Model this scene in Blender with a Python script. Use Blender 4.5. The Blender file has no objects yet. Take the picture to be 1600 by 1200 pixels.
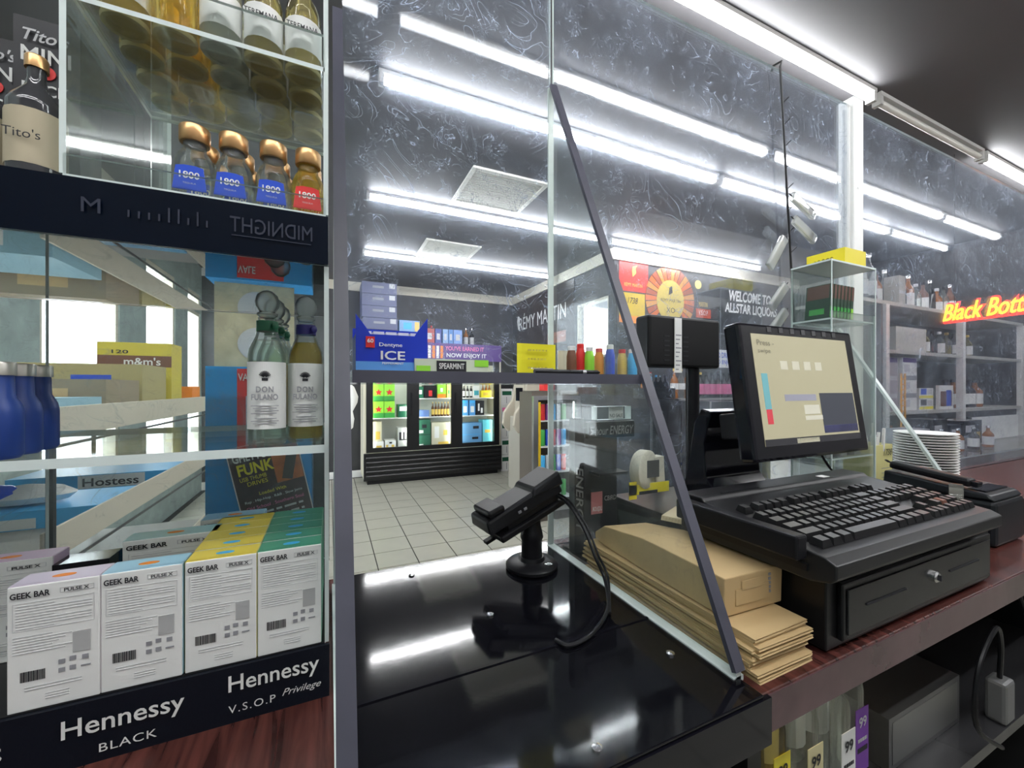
import bpy, bmesh, math, random
from mathutils import Vector, Matrix
random.seed(7)
S = bpy.context.scene
COL = S.collection
R = math.radians
# ---------------------------------------------------------------- camera, light, exposure
H = 1.32                      # lens height above the floor; all positions below are given relative to it
F, V0 = 632.0, 606.0
YAW = R(24.3)
ca, sa = math.cos(YAW), math.sin(YAW)
cam = bpy.data.cameras.new('camera'); camo = bpy.data.objects.new('camera', cam); COL.objects.link(camo)
cam.sensor_width = 36; cam.lens = F/1600*36; cam.shift_y = (V0-600)/1600; cam.clip_start = .02
camo.location = (0, 0, H); camo.rotation_euler = (R(90), 0, -YAW)
S.camera = camo
S.view_settings.view_transform = 'Standard'; S.view_settings.look = 'None'
S.view_settings.gamma = 1; S.view_settings.use_curve_mapping = False
S.view_settings.exposure = 1.1
S.cycles.transparent_max_bounces = 40
S.cycles.max_bounces = 9
S.cycles.sample_clamp_indirect = 6
W = bpy.data.worlds.new('world'); S.world = W; W.use_nodes = True
W.node_tree.nodes['Background'].inputs[0].default_value = (.93, .97, 1, 1)
W.node_tree.nodes['Background'].inputs[1].default_value = 5.0
TUBE = 23.0                   # radiance of the ceiling tubes
CEIL = 1.56

# ---------------------------------------------------------------- pixel helpers (1600x1200 frame)
def ray(u, v):
    a = (u-800)/F
    return Vector((sa+ca*a, ca-sa*a, -(v-V0)/F))
def PY(u, v, Y): d = ray(u, v); return d*(Y/d.y)
def PX(u, v, X): d = ray(u, v); return d*(X/d.x)
def PZ(u, v, Z): d = ray(u, v); return d*(Z/d.z)
def xat(u, Y): return PY(u, 600, Y).x
def zat(u, v, Y): return PY(u, v, Y).z
def rect(u0, u1, v0, v1, Y):
    um = (u0+u1)/2
    return xat(u0, Y), xat(u1, Y), zat(um, v1, Y), zat(um, v0, Y)

# ---------------------------------------------------------------- materials
MATS = {}
def nt(name):
    m = bpy.data.materials.new(name); m.use_nodes = True
    return m, m.node_tree.nodes, m.node_tree.links
def mat(name, c, r=.5, metal=0, em=0, spec=.5, var=0, vs=30, bump=0, coat=0, emc=None):
    if name in MATS: return MATS[name]
    m, n, l = nt(name); b = n['Principled BSDF']
    col = (c[0], c[1], c[2], 1)
    b.inputs['Base Color'].default_value = col; b.inputs['Roughness'].default_value = r
    b.inputs['Metallic'].default_value = metal; b.inputs['Specular IOR Level'].default_value = spec
    b.inputs['Coat Weight'].default_value = coat
    if em:
        b.inputs['Emission Color'].default_value = (*(emc or c), 1); b.inputs['Emission Strength'].default_value = em
    if var or bump:
        tc = n.new('ShaderNodeTexCoord'); no = n.new('ShaderNodeTexNoise')
        no.inputs['Scale'].default_value = vs; no.inputs['Detail'].default_value = 4
        l.new(tc.outputs['Object'], no.inputs['Vector'])
        if var:
            mx = n.new('ShaderNodeMix'); mx.data_type = 'RGBA'
            mx.inputs['A'].default_value = tuple(max(0, x*(1-var)) for x in c)+(1,)
            mx.inputs['B'].default_value = tuple(min(1, x*(1+var)) for x in c)+(1,)
            l.new(no.outputs['Fac'], mx.inputs['Factor']); l.new(mx.outputs['Result'], b.inputs['Base Color'])
        if bump:
            bp = n.new('ShaderNodeBump'); bp.inputs['Strength'].default_value = bump; bp.inputs['Distance'].default_value = .002
            l.new(no.outputs['Fac'], bp.inputs['Height']); l.new(bp.outputs['Normal'], b.inputs['Normal'])
    MATS[name] = m
    return m
def clear(name, tint=(1, 1, 1), refl=.5, rough=.02, haze=0.0, hazec=(.8, .88, 1), scratch=0.0, blur=0.0, body=0.0):
    """thin clear sheet: tinted see-through, Fresnel gloss, milky wear and curved wiping scratches"""
    if name in MATS: return MATS[name]
    m, n, l = nt(name); n.remove(n['Principled BSDF']); out = n['Material Output']
    tr = n.new('ShaderNodeBsdfTransparent'); tr.inputs[0].default_value = (*tint, 1)
    gl = n.new('ShaderNodeBsdfGlossy'); gl.inputs['Roughness'].default_value = rough
    fr = n.new('ShaderNodeLayerWeight'); fr.inputs['Blend'].default_value = .25
    mu = n.new('ShaderNodeMath'); mu.operation = 'MULTIPLY'; mu.inputs[1].default_value = refl
    l.new(fr.outputs['Fresnel'], mu.inputs[0])
    cur = tr.outputs[0]
    if haze or scratch or blur:
        tl = n.new('ShaderNodeBsdfTranslucent'); tl.inputs[0].default_value = (*hazec, 1)
        df = n.new('ShaderNodeBsdfDiffuse'); df.inputs[0].default_value = (*hazec, 1)
        hz = n.new('ShaderNodeMixShader'); hz.inputs[0].default_value = .4
        l.new(tl.outputs[0], hz.inputs[1]); l.new(df.outputs[0], hz.inputs[2])
        mx = n.new('ShaderNodeMixShader'); l.new(cur, mx.inputs[1]); l.new(hz.outputs[0], mx.inputs[2])
        mx.inputs[0].default_value = haze
        if scratch:
            tc = n.new('ShaderNodeTexCoord')
            def curves(scale, dist, width, thr, seed):
                mp = n.new('ShaderNodeMapping'); mp.inputs['Location'].default_value = (seed, seed*2, seed*3)
                l.new(tc.outputs['Object'], mp.inputs[0])
                a = n.new('ShaderNodeTexNoise'); a.inputs['Scale'].default_value = scale; a.inputs['Detail'].default_value = 1.5
                a.inputs['Distortion'].default_value = dist; l.new(mp.outputs[0], a.inputs['Vector'])
                w = n.new('ShaderNodeMath'); w.operation = 'PINGPONG'; w.inputs[1].default_value = .06; l.new(a.outputs['Fac'], w.inputs[0])
                lt = n.new('ShaderNodeMapRange'); lt.inputs['From Min'].default_value = 0; lt.inputs['From Max'].default_value = width
                lt.inputs['To Min'].default_value = 1; lt.inputs['To Max'].default_value = 0; l.new(w.outputs[0], lt.inputs['Value'])
                k = n.new('ShaderNodeTexNoise'); k.inputs['Scale'].default_value = scale*2.2; k.inputs['Detail'].default_value = 3; l.new(mp.outputs[0], k.inputs['Vector'])
                kr = n.new('ShaderNodeMapRange'); kr.inputs['From Min'].default_value = thr; kr.inputs['From Max'].default_value = thr+.12; l.new(k.outputs['Fac'], kr.inputs['Value'])
                q = n.new('ShaderNodeMath'); q.operation = 'MULTIPLY'; l.new(lt.outputs[0], q.inputs[0]); l.new(kr.outputs[0], q.inputs[1])
                return q.outputs[0]
            s1 = curves(5, 2.5, .007, .47, 1.3); s2 = curves(13, 3.5, .012, .5, 4.1); s3 = curves(24, 3.0, .016, .52, 9.7)
            cl = n.new('ShaderNodeTexNoise'); cl.inputs['Scale'].default_value = 3.5; cl.inputs['Detail'].default_value = 5; cl.inputs['Distortion'].default_value = 2.0
            l.new(tc.outputs['Object'], cl.inputs['Vector'])
            cr = n.new('ShaderNodeMapRange'); cr.inputs['From Min'].default_value = .35; cr.inputs['From Max'].default_value = .75
            cr.inputs['To Max'].default_value = haze*1.6; l.new(cl.outputs['Fac'], cr.inputs['Value'])
            def op(o, x, y):
                q = n.new('ShaderNodeMath'); q.operation = o; l.new(x, q.inputs[0])
                if isinstance(y, (int, float)): q.inputs[1].default_value = y
                else: l.new(y, q.inputs[1])
                return q.outputs[0]
            sm = op('MULTIPLY', op('ADD', op('ADD', s1, s2), s3), scratch)
            tot = op('ADD', op('ADD', sm, cr.outputs[0]), haze*.4)
            l.new(tot, mx.inputs[0])
        cur = mx.outputs[0]
        if blur:
            rf = n.new('ShaderNodeBsdfRefraction'); rf.inputs['IOR'].default_value = 1.02; rf.inputs['Roughness'].default_value = .75
            rf.inputs['Color'].default_value = (.75, .86, 1, 1)
            mb = n.new('ShaderNodeMixShader'); mb.inputs[0].default_value = blur
            l.new(cur, mb.inputs[1]); l.new(rf.outputs[0], mb.inputs[2]); cur = mb.outputs[0]
    if body:
        dd = n.new('ShaderNodeBsdfDiffuse'); dd.inputs[0].default_value = (*tint, 1)
        mbd = n.new('ShaderNodeMixShader'); mbd.inputs[0].default_value = body
        l.new(cur, mbd.inputs[1]); l.new(dd.outputs[0], mbd.inputs[2]); cur = mbd.outputs[0]
    fi = n.new('ShaderNodeMixShader'); l.new(mu.outputs[0], fi.inputs[0]); l.new(cur, fi.inputs[1]); l.new(gl.outputs[0], fi.inputs[2])
    l.new(fi.outputs[0], out.inputs[0])
    MATS[name] = m
    return m
def wood(name, c1, c2, rough):
    m, n, l = nt(name); b = n['Principled BSDF']; b.inputs['Roughness'].default_value = rough
    tc = n.new('ShaderNodeTexCoord'); mp = n.new('ShaderNodeMapping'); mp.inputs['Scale'].default_value = (26, 2.5, 2)
    mp.inputs['Rotation'].default_value = (0, 0, R(12))
    l.new(tc.outputs['Object'], mp.inputs[0])
    no = n.new('ShaderNodeTexNoise'); no.inputs['Scale'].default_value = 3; no.inputs['Detail'].default_value = 6; no.inputs['Distortion'].default_value = .6
    l.new(mp.outputs[0], no.inputs['Vector'])
    cr = n.new('ShaderNodeValToRGB'); cr.color_ramp.elements[0].position = .33; cr.color_ramp.elements[1].position = .7
    cr.color_ramp.elements[0].color = (*c1, 1); cr.color_ramp.elements[1].color = (*c2, 1)
    l.new(no.outputs['Fac'], cr.inputs[0]); l.new(cr.outputs[0], b.inputs['Base Color'])
    bp = n.new('ShaderNodeBump'); bp.inputs['Strength'].default_value = .25; bp.inputs['Distance'].default_value = .001
    l.new(no.outputs['Fac'], bp.inputs['Height']); l.new(bp.outputs['Normal'], b.inputs['Normal'])
    MATS[name] = m
    return m
WHITE = mat('white_paint', (.82, .82, .8), .5)
PAPER = mat('paper_white', (.78, .78, .76), .55)
BLACK = mat('black_plastic', (.009, .009, .011), .36, spec=.3)
BLACKG = mat('black_gloss', (.006, .006, .01), .08, spec=.4)
KEYM = mat('key_plastic', (.008, .008, .009), .4, spec=.25)
INK = mat('ink_black', (.015, .015, .02), .6)
INKG = mat('ink_grey', (.28, .28, .3), .6)
PALE = mat('ink_pale', (.55, .55, .56), .6)
SILVER = mat('silver', (.7, .7, .7), .22, 1)
STEEL = mat('brushed_steel', (.55, .55, .56), .3, 1)
CHAR = mat('charcoal_wall', (.035, .036, .04), .55, var=.3, vs=5)
CREAM = mat('cream_trim', (.62, .58, .48), .5)
BEIGE = mat('beige_metal', (.58, .53, .43), .45)
KRAFT = mat('kraft_paper', (.56, .40, .2), .75, var=.12, vs=12, bump=.3)
KRAFTD = mat('kraft_inner', (.36, .25, .12), .8)
NAVY = mat('navy_card', (.006, .011, .028), .3)
YEL = mat('yellow_card', (.85, .72, .03), .35)
RED = mat('red_print', (.75, .03, .03), .45)
ORA = mat('orange_print', (.85, .25, .02), .45)
BLU = mat('blue_print', (.02, .08, .6), .35)
SKY = mat('sky_blue_print', (.06, .42, .8), .4)
GRN = mat('green_print', (.05, .35, .06), .4)
LIME = mat('lime_print', (.3, .7, .05), .4)
DGRN = mat('dark_green_print', (.01, .1, .05), .35)
PUR = mat('purple_print', (.1, .05, .22), .4)
GOLD = mat('gold_print', (.7, .48, .1), .3)
PINK = mat('pink_print', (.8, .2, .4), .4)
BROWN = mat('brown_print', (.16, .06, .03), .5)
COPPER = mat('copper_cap', (.62, .36, .16), .3, .8)
SLATE = mat('slate_edge', (.07, .07, .095), .4, var=.25, vs=20)
EDGE = mat('acrylic_edge', (.72, .8, .78), .2, var=.1, vs=40)
WOOD = wood('counter_wood', (.03, .009, .008), (.13, .04, .032), .25)
ACR = clear('acrylic_clear', (.97, .99, .98), .55, .03, haze=.025, hazec=(.85, .95, .92))
ACRW = clear('acrylic_worn', (.95, .98, .97), .6, .05, haze=.035, hazec=(.8, .95, .95), scratch=.12)
SCR = clear('scratched_partition', (.96, .975, 1), .42, .03, haze=.024, hazec=(.7, .8, 1), scratch=.3, blur=.022)
WING = clear('wing_acrylic', (.95, .97, .96), .1, .04, haze=.02, hazec=(.8, .9, .88), scratch=.06)
PANE = clear('window_glass', (.97, .99, 1), .5, .01)
CGLASS = clear('bottle_glass_clear', (.95, .98, .96), .75, .03, haze=.1, hazec=(.9, .95, .92))
YGLASS = clear('bottle_glass_gold', (1, .88, .42), .8, .03, haze=.22, hazec=(.95, .72, .15))
LGLASS = clear('bottle_liquor_pale', (.96, .9, .55), 1.0, .03, haze=.16, hazec=(.95, .85, .5))
BGLASS = mat('bottle_black', (.01, .01, .012), .08)
AMBER = mat('bottle_amber', (.3, .1, .015), .1)

# ---------------------------------------------------------------- mesh builder
class B:
    def __init__(s): s.bm = bmesh.new(); s.mi = 0
    def _f(s, vs, i=None):
        try:
            f = s.bm.faces.new(vs); f.material_index = s.mi if i is None else i; return f
        except ValueError: return None
    def box(s, x0, x1, y0, y1, z0, z1, M=None):
        P = [Vector((x, y, z)) for z in (z0, z1) for y in (y0, y1) for x in (x0, x1)]
        if M: P = [M @ p for p in P]
        v = [s.bm.verts.new(p) for p in P]
        for q in ((0, 2, 3, 1), (4, 5, 7, 6), (0, 1, 5, 4), (2, 6, 7, 3), (0, 4, 6, 2), (1, 3, 7, 5)):
            s._f([v[i] for i in q])
        return s
    def hexa(s, P):
        v = [s.bm.verts.new(p) for p in P]
        for q in ((0, 2, 3, 1), (4, 5, 7, 6), (0, 1, 5, 4), (2, 6, 7, 3), (0, 4, 6, 2), (1, 3, 7, 5)):
            s._f([v[i] for i in q])
        return s
    def quad(s, *P):
        s._f([s.bm.verts.new(p) for p in P]); return s
    def prism(s, poly, ax, lo, hi, side=None):
        def mk(p, h): return {'x': (h, p[0], p[1]), 'y': (p[0], h, p[1]), 'z': (p[0], p[1], h)}[ax]
        a = [s.bm.verts.new(mk(p, lo)) for p in poly]; b = [s.bm.verts.new(mk(p, hi)) for p in poly]
        s._f(a); s._f(b[::-1]); k = len(poly)
        for i in range(k): s._f([a[i], b[i], b[(i+1) % k], a[(i+1) % k]], side)
        return s
    def ring(s, c, ex, ey, r, n): return [s.bm.verts.new(c+ex*(r*math.cos(2*math.pi*i/n))+ey*(r*math.sin(2*math.pi*i/n))) for i in range(n)]
    def tube(s, pts, r, n=8, caps=True):
        pts = [Vector(p) for p in pts]; rs = r if isinstance(r, (list, tuple)) else [r]*len(pts)
        prev = None; up = Vector((0, 0, 1)); ex = None
        for i, p in enumerate(pts):
            t = (pts[min(i+1, len(pts)-1)]-pts[max(i-1, 0)]).normalized()
            if ex is None:
                ex = t.cross(up)
                if ex.length < .1: ex = t.cross(Vector((1, 0, 0)))
            ex = (ex-t*ex.dot(t)).normalized(); ey = t.cross(ex)
            rg = s.ring(p, ex, ey, rs[i], n)
            if prev:
                for k in range(n): s._f([prev[k], prev[(k+1) % n], rg[(k+1) % n], rg[k]])
            elif caps: s._f(rg[::-1])
            prev = rg
        if caps: s._f(prev)
        return s
    def lathe(s, prof, n=20, c=(0, 0, 0), sx=1, sy=1):
        c = Vector(c); prev = None
        for r, z in prof:
            rg = [s.bm.verts.new(c+Vector((sx*r*math.cos(2*math.pi*i/n), sy*r*math.sin(2*math.pi*i/n), z))) for i in range(n)]
            if prev:
                for k in range(n): s._f([prev[k], prev[(k+1) % n], rg[(k+1) % n], rg[k]])
            else: s._f(rg[::-1])
            prev = rg
        s._f(prev)
        return s
    def mesh(s, name):
        me = bpy.data.meshes.new(name); bmesh.ops.recalc_face_normals(s.bm, faces=s.bm.faces[:]); s.bm.to_mesh(me); s.bm.free(); return me
    def obj(s, name, m, parent=None, loc=(0, 0, 0), rot=(0, 0, 0), smooth=False, bevel=0, **k):
        return link(name, s.mesh(name), m, parent, loc, rot, smooth, bevel, **k)
def link(name, me, m, parent=None, loc=(0, 0, 0), rot=(0, 0, 0), smooth=False, bevel=0, label=None, cat=None, group=None, kind=None):
    ms = m if isinstance(m, (list, tuple)) else [m]
    if not me.materials:
        for q in ms: me.materials.append(q)
        if smooth:
            for p in me.polygons: p.use_smooth = True
            try: me.set_sharp_from_angle(angle=R(40))
            except Exception: pass
    o = bpy.data.objects.new(name, me); COL.objects.link(o)
    loc = Vector(loc)
    if parent is None: loc = loc+Vector((0, 0, H))
    else: o.parent = parent
    o.location = loc; o.rotation_euler = rot
    if bevel:
        bv = o.modifiers.new('bevel', 'BEVEL'); bv.width = bevel; bv.segments = 2; bv.limit_method = 'ANGLE'
    tag(o, label, cat, group, kind)
    return o
def tag(o, label=None, cat=None, group=None, kind=None):
    if label: o['label'] = label
    if cat: o['category'] = cat
    if group: o['group'] = group
    if kind: o['kind'] = kind
def E(name, label, cat, loc, rot=(0, 0, 0), group=None, kind=None):
    o = bpy.data.objects.new(name, None); COL.objects.link(o); o.empty_display_size = .05
    o.location = Vector(loc)+Vector((0, 0, H)); o.rotation_euler = rot if isinstance(rot, tuple) else (0, 0, rot)
    tag(o, label, cat, group, kind); return o
def dup(o, parent=None, loc=None, rot=None, label=None, group=None):
    c = o.copy(); COL.objects.link(c)
    if parent: c.parent = parent
    if loc is not None: c.location = Vector(loc)+Vector((0, 0, H))
    if rot is not None: c.rotation_euler = rot
    if label: c['label'] = label
    if group: c['group'] = group
    for ch in [x for x in o.children]: dup(ch, c)
    return c
TXT = {}
FRONT = (R(90), 0, 0)
def text(s, w, h, m, parent, loc, rot=FRONT, bold=.0, shear=0, mirror=False, name='lettering', d=.0004, spacing=1, deep=None):
    """lettering fitted into w x h, centred on loc; default faces -Y"""
    key = (s, bold, shear, spacing)
    if key not in TXT:
        cu = bpy.data.curves.new('t', 'FONT'); cu.body = s; cu.align_x = 'CENTER'; cu.resolution_u = 3
        cu.offset = bold; cu.shear = shear; cu.space_character = spacing; cu.extrude = 0; cu.fill_mode = 'BOTH'
        o = bpy.data.objects.new('t', cu)
        me = bpy.data.meshes.new_from_object(o); bpy.data.objects.remove(o)
        co = [v.co.copy() for v in me.vertices]
        TXT[key] = (me, min(c.x for c in co), max(c.x for c in co), min(c.y for c in co), max(c.y for c in co))
    me0, x0, x1, y0, y1 = TXT[key]
    me = me0.copy(); me.name = name
    kx = w/(x1-x0); ky = (h/(y1-y0)) if h else kx
    for v in me.vertices:
        v.co.x = (v.co.x-(x0+x1)/2)*kx*(-1 if mirror else 1); v.co.y = (v.co.y-(y0+y1)/2)*ky; v.co.z = d
    me.materials.clear()
    return link(name, me, m, parent, loc, rot)
def plate(name, m, parent, x0, x1, z0, z1, y, t=.0006, **k):
    return B().box(x0, x1, y-t, y, z0, z1).obj(name, m, parent, **k)
def bars(m, parent, cx, cz, w, y, n=1, step=.01, h=.0015, slant=0, name='fine_print'):
    b = B()
    for k in range(n):
        x = cx-w/2; z = cz-k*step
        while x < cx+w/2-.001:
            L = random.uniform(.1, .24)*w; b.box(x, min(x+L, cx+w/2), y-.0004, y, z-h/2, z+h/2); x += L+.05*w
    return b.obj(name, m, parent, kind='stuff')
def case(name, label, cat, x0, x1, y, dep, z0, z1, m, prints=(), texts=(), group=None, rz=0, bevel=.0):
    """a carton: base centre at the front bottom; prints/texts in 0..1 of the front face (facing -Y)"""
    w, h = x1-x0, z1-z0
    e = E(name, label, cat, ((x0+x1)/2, y, z0), rz, group)
    B().box(-w/2, w/2, 0, dep, 0, h).obj('body', m, e, bevel=bevel)
    for i, (a, b, c, d, pm) in enumerate(prints):
        plate('printed_panel', pm, e, -w/2+a*w, -w/2+b*w, c*h, d*h, -.0002*(1+i), .0004+.0002*i)
    for (s, cx, cz, tw, th, tm, *o) in texts:
        text(s, tw*w, th*h, tm, e, (-w/2+cx*w, -.0012-.0002*len(prints), cz*h), bold=.015, **(o[0] if o else {}))
    return e
def struct(name, b, m, **k):
    return b.obj(name, m, kind='structure', **k)
def bottle(name, label, loc, h, r, body, cap, lab=None, neck=.32, group=None, n=16, txt=None, tm=INK, cat='bottle', liq=None, sq=1, lz=(.12, .5), caph=.1, shoulder=.62, key=None):
    e = E(name, label, cat, loc, 0, group)
    k = key or (round(h, 3), round(r, 3), neck, n, sq, lz, caph, shoulder)
    if k not in BC:
        nr = r*neck
        BC[k] = [B().lathe([(r*.85, 0), (r, h*.02), (r, h*shoulder*.93), (r*.93, h*shoulder), (nr*1.25, h*(shoulder+.13)), (nr, h*(shoulder+.2)), (nr, h*(1-caph))], n, sy=sq).mesh('body'),
                 B().lathe([(nr*1.25, h*(1-caph)), (nr*1.25, h*.985), (nr*1.1, h)], n, sy=sq).mesh('cap'),
                 B().lathe([(r*1.012, h*lz[0]), (r*1.012, h*lz[1])], n, sy=sq).mesh('label')]
    ms = BC[k]
    def one(i, nm, mm):
        me = ms[i]
        if me.materials and me.materials[0] != mm:
            me = me.copy(); me.materials.clear()
        link(nm, me, mm, e, smooth=True)
    one(0, 'glass_body', body); one(1, 'cap', cap)
    if lab: one(2, 'paper_label', lab)
    if liq: B().lathe([(r*.8, h*.012), (r*.93, h*.03), (r*.93, h*shoulder*.85)], n, sy=sq).obj('liquor', liq, e, smooth=True)
    if txt: text(txt, r*1.25, h*.07, tm, e, (0, -r*sq*1.03-.0006, h*(lz[0]+lz[1])/2))
    return e
BC = {}

# ================================================================ THE SETTING
XL, XR, YB, YF = -1.5, 6.2, 6.4, -1.3
FZ = -H
fl = struct('floor', B().box(XL-.1, XR+.1, YF-.1, YB+.1, FZ-.06, FZ-.004), mat('grout', (.025, .024, .022), .85))
TP = .295
tile_me = B().box(.0042, TP-.0042, .0042, TP-.0042, -.008, 0).mesh('floor_tile')
TILE = mat('grey_tile', (.36, .35, .295), .34, var=.1, vs=6)
rest = B()
for i in range(-6, 22):
    for j in range(-15, 11):
        x, y = .325+i*TP, 3.38+j*TP
        if x < XL or y < YF or x+TP > XR or y+TP > YB: continue
        if -.1 < x < 3.0 and y > 2.3: link('floor_tile', tile_me, TILE, fl, (x, y, FZ))
        else: rest.box(x+.003, x+TP-.003, y+.003, y+TP-.003, FZ-.008, FZ)
rest.obj('distant_tiles', TILE, fl, kind='stuff')
fl.location.z = H
struct('ceiling', B().box(XL-.1, XR+.1, YF-.1, YB+.1, CEIL, CEIL+.08), mat('ceiling_dark', (.075, .073, .078), .6, var=.15, vs=2))
struct('wall_back', B().box(XL-.1, 2.95, YB, YB+.1, FZ, CEIL), CHAR)
struct('wall_side', B().box(2.9, 3.0, 4.4, YB, FZ, CEIL).box(2.9, 3.0, 3.75, 4.4, FZ, .36).box(2.9, 3.0, 3.75, 4.4, 1.06, CEIL), CHAR)
struct('wall_right_back', B().box(2.9, XR+.1, 3.65, 3.75, FZ, CEIL), CHAR)
struct('wall_right', B().box(XR, XR+.1, YF, 3.65, FZ, CEIL), CHAR)
struct('wall_front', B().box(XL-.1, XR+.1, YF-.1, YF, FZ, CEIL), mat('back_bar_wall', (.26, .255, .25), .5))
wins = [(3.2, 4.16), (4.66, 5.42), (5.84, 6.34)]
wl = B(); ys = [YF]+[y for w in wins for y in w]+[YB]
for k in range(0, len(ys), 2): wl.box(XL-.1, XL, ys[k], ys[k+1], FZ, CEIL)
for a, b in wins: wl.box(XL-.1, XL, a, b, FZ, -.95).box(XL-.1, XL, a, b, .94, CEIL)
struct('wall_left', wl, mat('storefront_wall', (.3, .37, .36), .5, var=.4, vs=9))
for k, (a, b) in enumerate(wins):
    w = E('window_%d' % (k+1), None, None, (XL-.05, a, -.95), kind='structure')
    L, hh = b-a, 1.89
    B().box(-.03, .04, 0, .04, 0, hh).box(-.03, .04, L-.04, L, 0, hh).box(-.03, .04, .04, L-.04, 0, .04).box(-.03, .04, .04, L-.04, hh-.04, hh).obj('window_frame', CREAM, w)
    B().box(-.004, .004, .04, L-.04, .04, hh-.04).obj('pane', PANE, w)
w = E('window_4', None, None, (2.95, 3.75, .36), kind='structure')
B().box(-.04, .04, 0, .03, 0, .7).box(-.04, .04, .62, .65, 0, .7).box(-.04, .04, .03, .62, 0, .03).box(-.04, .04, .03, .62, .67, .7).obj('window_frame', CREAM, w)
B().box(-.004, .004, .03, .62, .03, .67).obj('pane', PANE, w)
struct('trim_1', B().box(XL, 2.9, YB-.03, YB, CEIL-.13, CEIL), CREAM)
struct('trim_2', B().box(2.87, 2.9, 3.62, YB-.03, CEIL-.13, CEIL), CREAM)
struct('trim_3', B().box(2.9, XR, 3.62, 3.65, CEIL-.13, CEIL), CREAM)
struct('trim_4', B().box(XL, XL+.03, YF, YB-.03, CEIL-.13, CEIL), CREAM)
struct('baseboard_back', B().box(XL, 2.9, YB-.015, YB, FZ, FZ+.1), WHITE)

# ceiling tubes in rows parallel to the counter
LIT = mat('tube_lit', (1, 1, 1), .4, em=TUBE, emc=(.97, .985, 1))
UNLIT = mat('tube_unlit', (.62, .6, .55), .2)
HOUS = mat('light_housing', (.45, .44, .42), .45)
def tubelight(x0, x1, y, label, lit=True, drop=.045, r=.0165):
    e = E('ceiling_light', label, 'light', (x0, y, CEIL), 0, 'tube lights on the ceiling')
    L = x1-x0
    B().box(0, L, -.022, .022, -.02, 0).box(0, .025, -.02, .02, -drop-.022, -.02).box(L-.025, L, -.02, .02, -drop-.022, -.02).obj('housing', HOUS, e)
    B().tube([(.025, 0, -drop), (L-.025, 0, -drop)], r, 12).obj('light_tube', LIT if lit else UNLIT, e, smooth=True)
def row(y, segs, who):
    for i, (a, b, lit) in enumerate(segs):
        tubelight(a, b, y, '%s tube light %s' % ('glowing' if lit else 'unlit', who), lit)
row(1.158, [(-1.4, .2, 1), (.22, 2.6, 1), (2.64, 3.9, 0), (3.94, 6.1, 1)], 'in the ceiling row just beyond the plexiglass top edge')
row(2.08, [(.22, 2.58, 1), (2.62, 4.95, 1), (4.99, 6.15, 1)], 'in the ceiling row nearest the square vent panel')
row(3.40, [(.27, 2.6, 1), (2.64, 5.0, 1)], 'in the ceiling row between the two vent panels')
row(4.84, [(.34, 2.75, 1)], 'in the last ceiling row before the drink cooler')
row(-.23, [(-1.45, .2, 1), (.24, 2.58, 1), (2.62, 4.95, 1), (4.99, 6.15, 1)], 'above the cashier side of the counter')  # leftmost tube is added out of view for more foreground light
row(-.61, [(-1.45, .2, 1), (.24, 2.58, 1), (2.62, 4.95, 1)], 'added behind the cashier to brighten the foreground')  # whole row is added behind the camera to brighten the foreground
def vent(u0, x0, x1, y0, y1, label):
    e = E('ceiling_vent', label, 'vent', (x0, y0, CEIL))
    a, b = x1-x0, y1-y0
    PV = mat('vent_paint', (.75, .74, .66), .5)
    B().box(0, a, 0, .03, -.015, 0).box(0, a, b-.03, b, -.015, 0).box(0, .03, .03, b-.03, -.015, 0).box(a-.03, a, .03, b-.03, -.015, 0).obj('frame', PV, e)
    B().box(.03, a-.03, .03, b-.03, -.004, 0).obj('backing', PV, e)
    for k in range(20):
        y = .045+k*(b-.09)/19
        B().box(.035, a-.035, y-.006, y+.006, -.010, -.004).obj('slat', PV, e)
vent(0, .92, 1.53, 2.69, 3.26, 'square white slatted vent panel in the dark ceiling nearer the plexiglass')
vent(0, .92, 1.53, 4.2, 4.78, 'square white slatted vent panel in the dark ceiling nearer the drink cooler')

# ---------------------------------------------------------------- counter
CZ = -.33; CY0, CY1 = .285, .765
struct_c = E('sales_counter', 'long dark reddish wood sales counter with a worn edge', 'counter', (0, 0, FZ))
ch = CZ-FZ
B().box(-1.45, 4.2, CY0, CY1, ch-.045, ch).box(-1.45, -.005, CY1, .97, ch-.045, ch).obj('worktop', WOOD, struct_c, bevel=.002)
B().box(-1.45, 4.2, CY1-.06, CY1-.03, 0, ch-.045).obj('front_panel', BLACK, struct_c)
for x in (-1.4, .47, 1.7, 3.0): B().box(x, x+.025, CY0+.05, CY1-.06, 0, ch-.045).obj('divider', BLACK, struct_c)
B().box(-1.375, .47, CY0+.03, CY1-.06, ch-.34, ch-.32).box(.495, 1.7, CY0+.03, CY1-.06, ch-.34, ch-.32).box(1.725, 3.0, CY0+.03, CY1-.06, ch-.34, ch-.32).obj('under_shelf', mat('dark_laminate', (.03, .03, .032), .25), struct_c)
B().box(.43, 4.2, CY0-.0015, CY0, ch-.043, ch-.002).obj('edge_band', mat('worn_edge', (.1, .055, .06), .16, var=.7, vs=9, bump=.5), struct_c)
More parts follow.
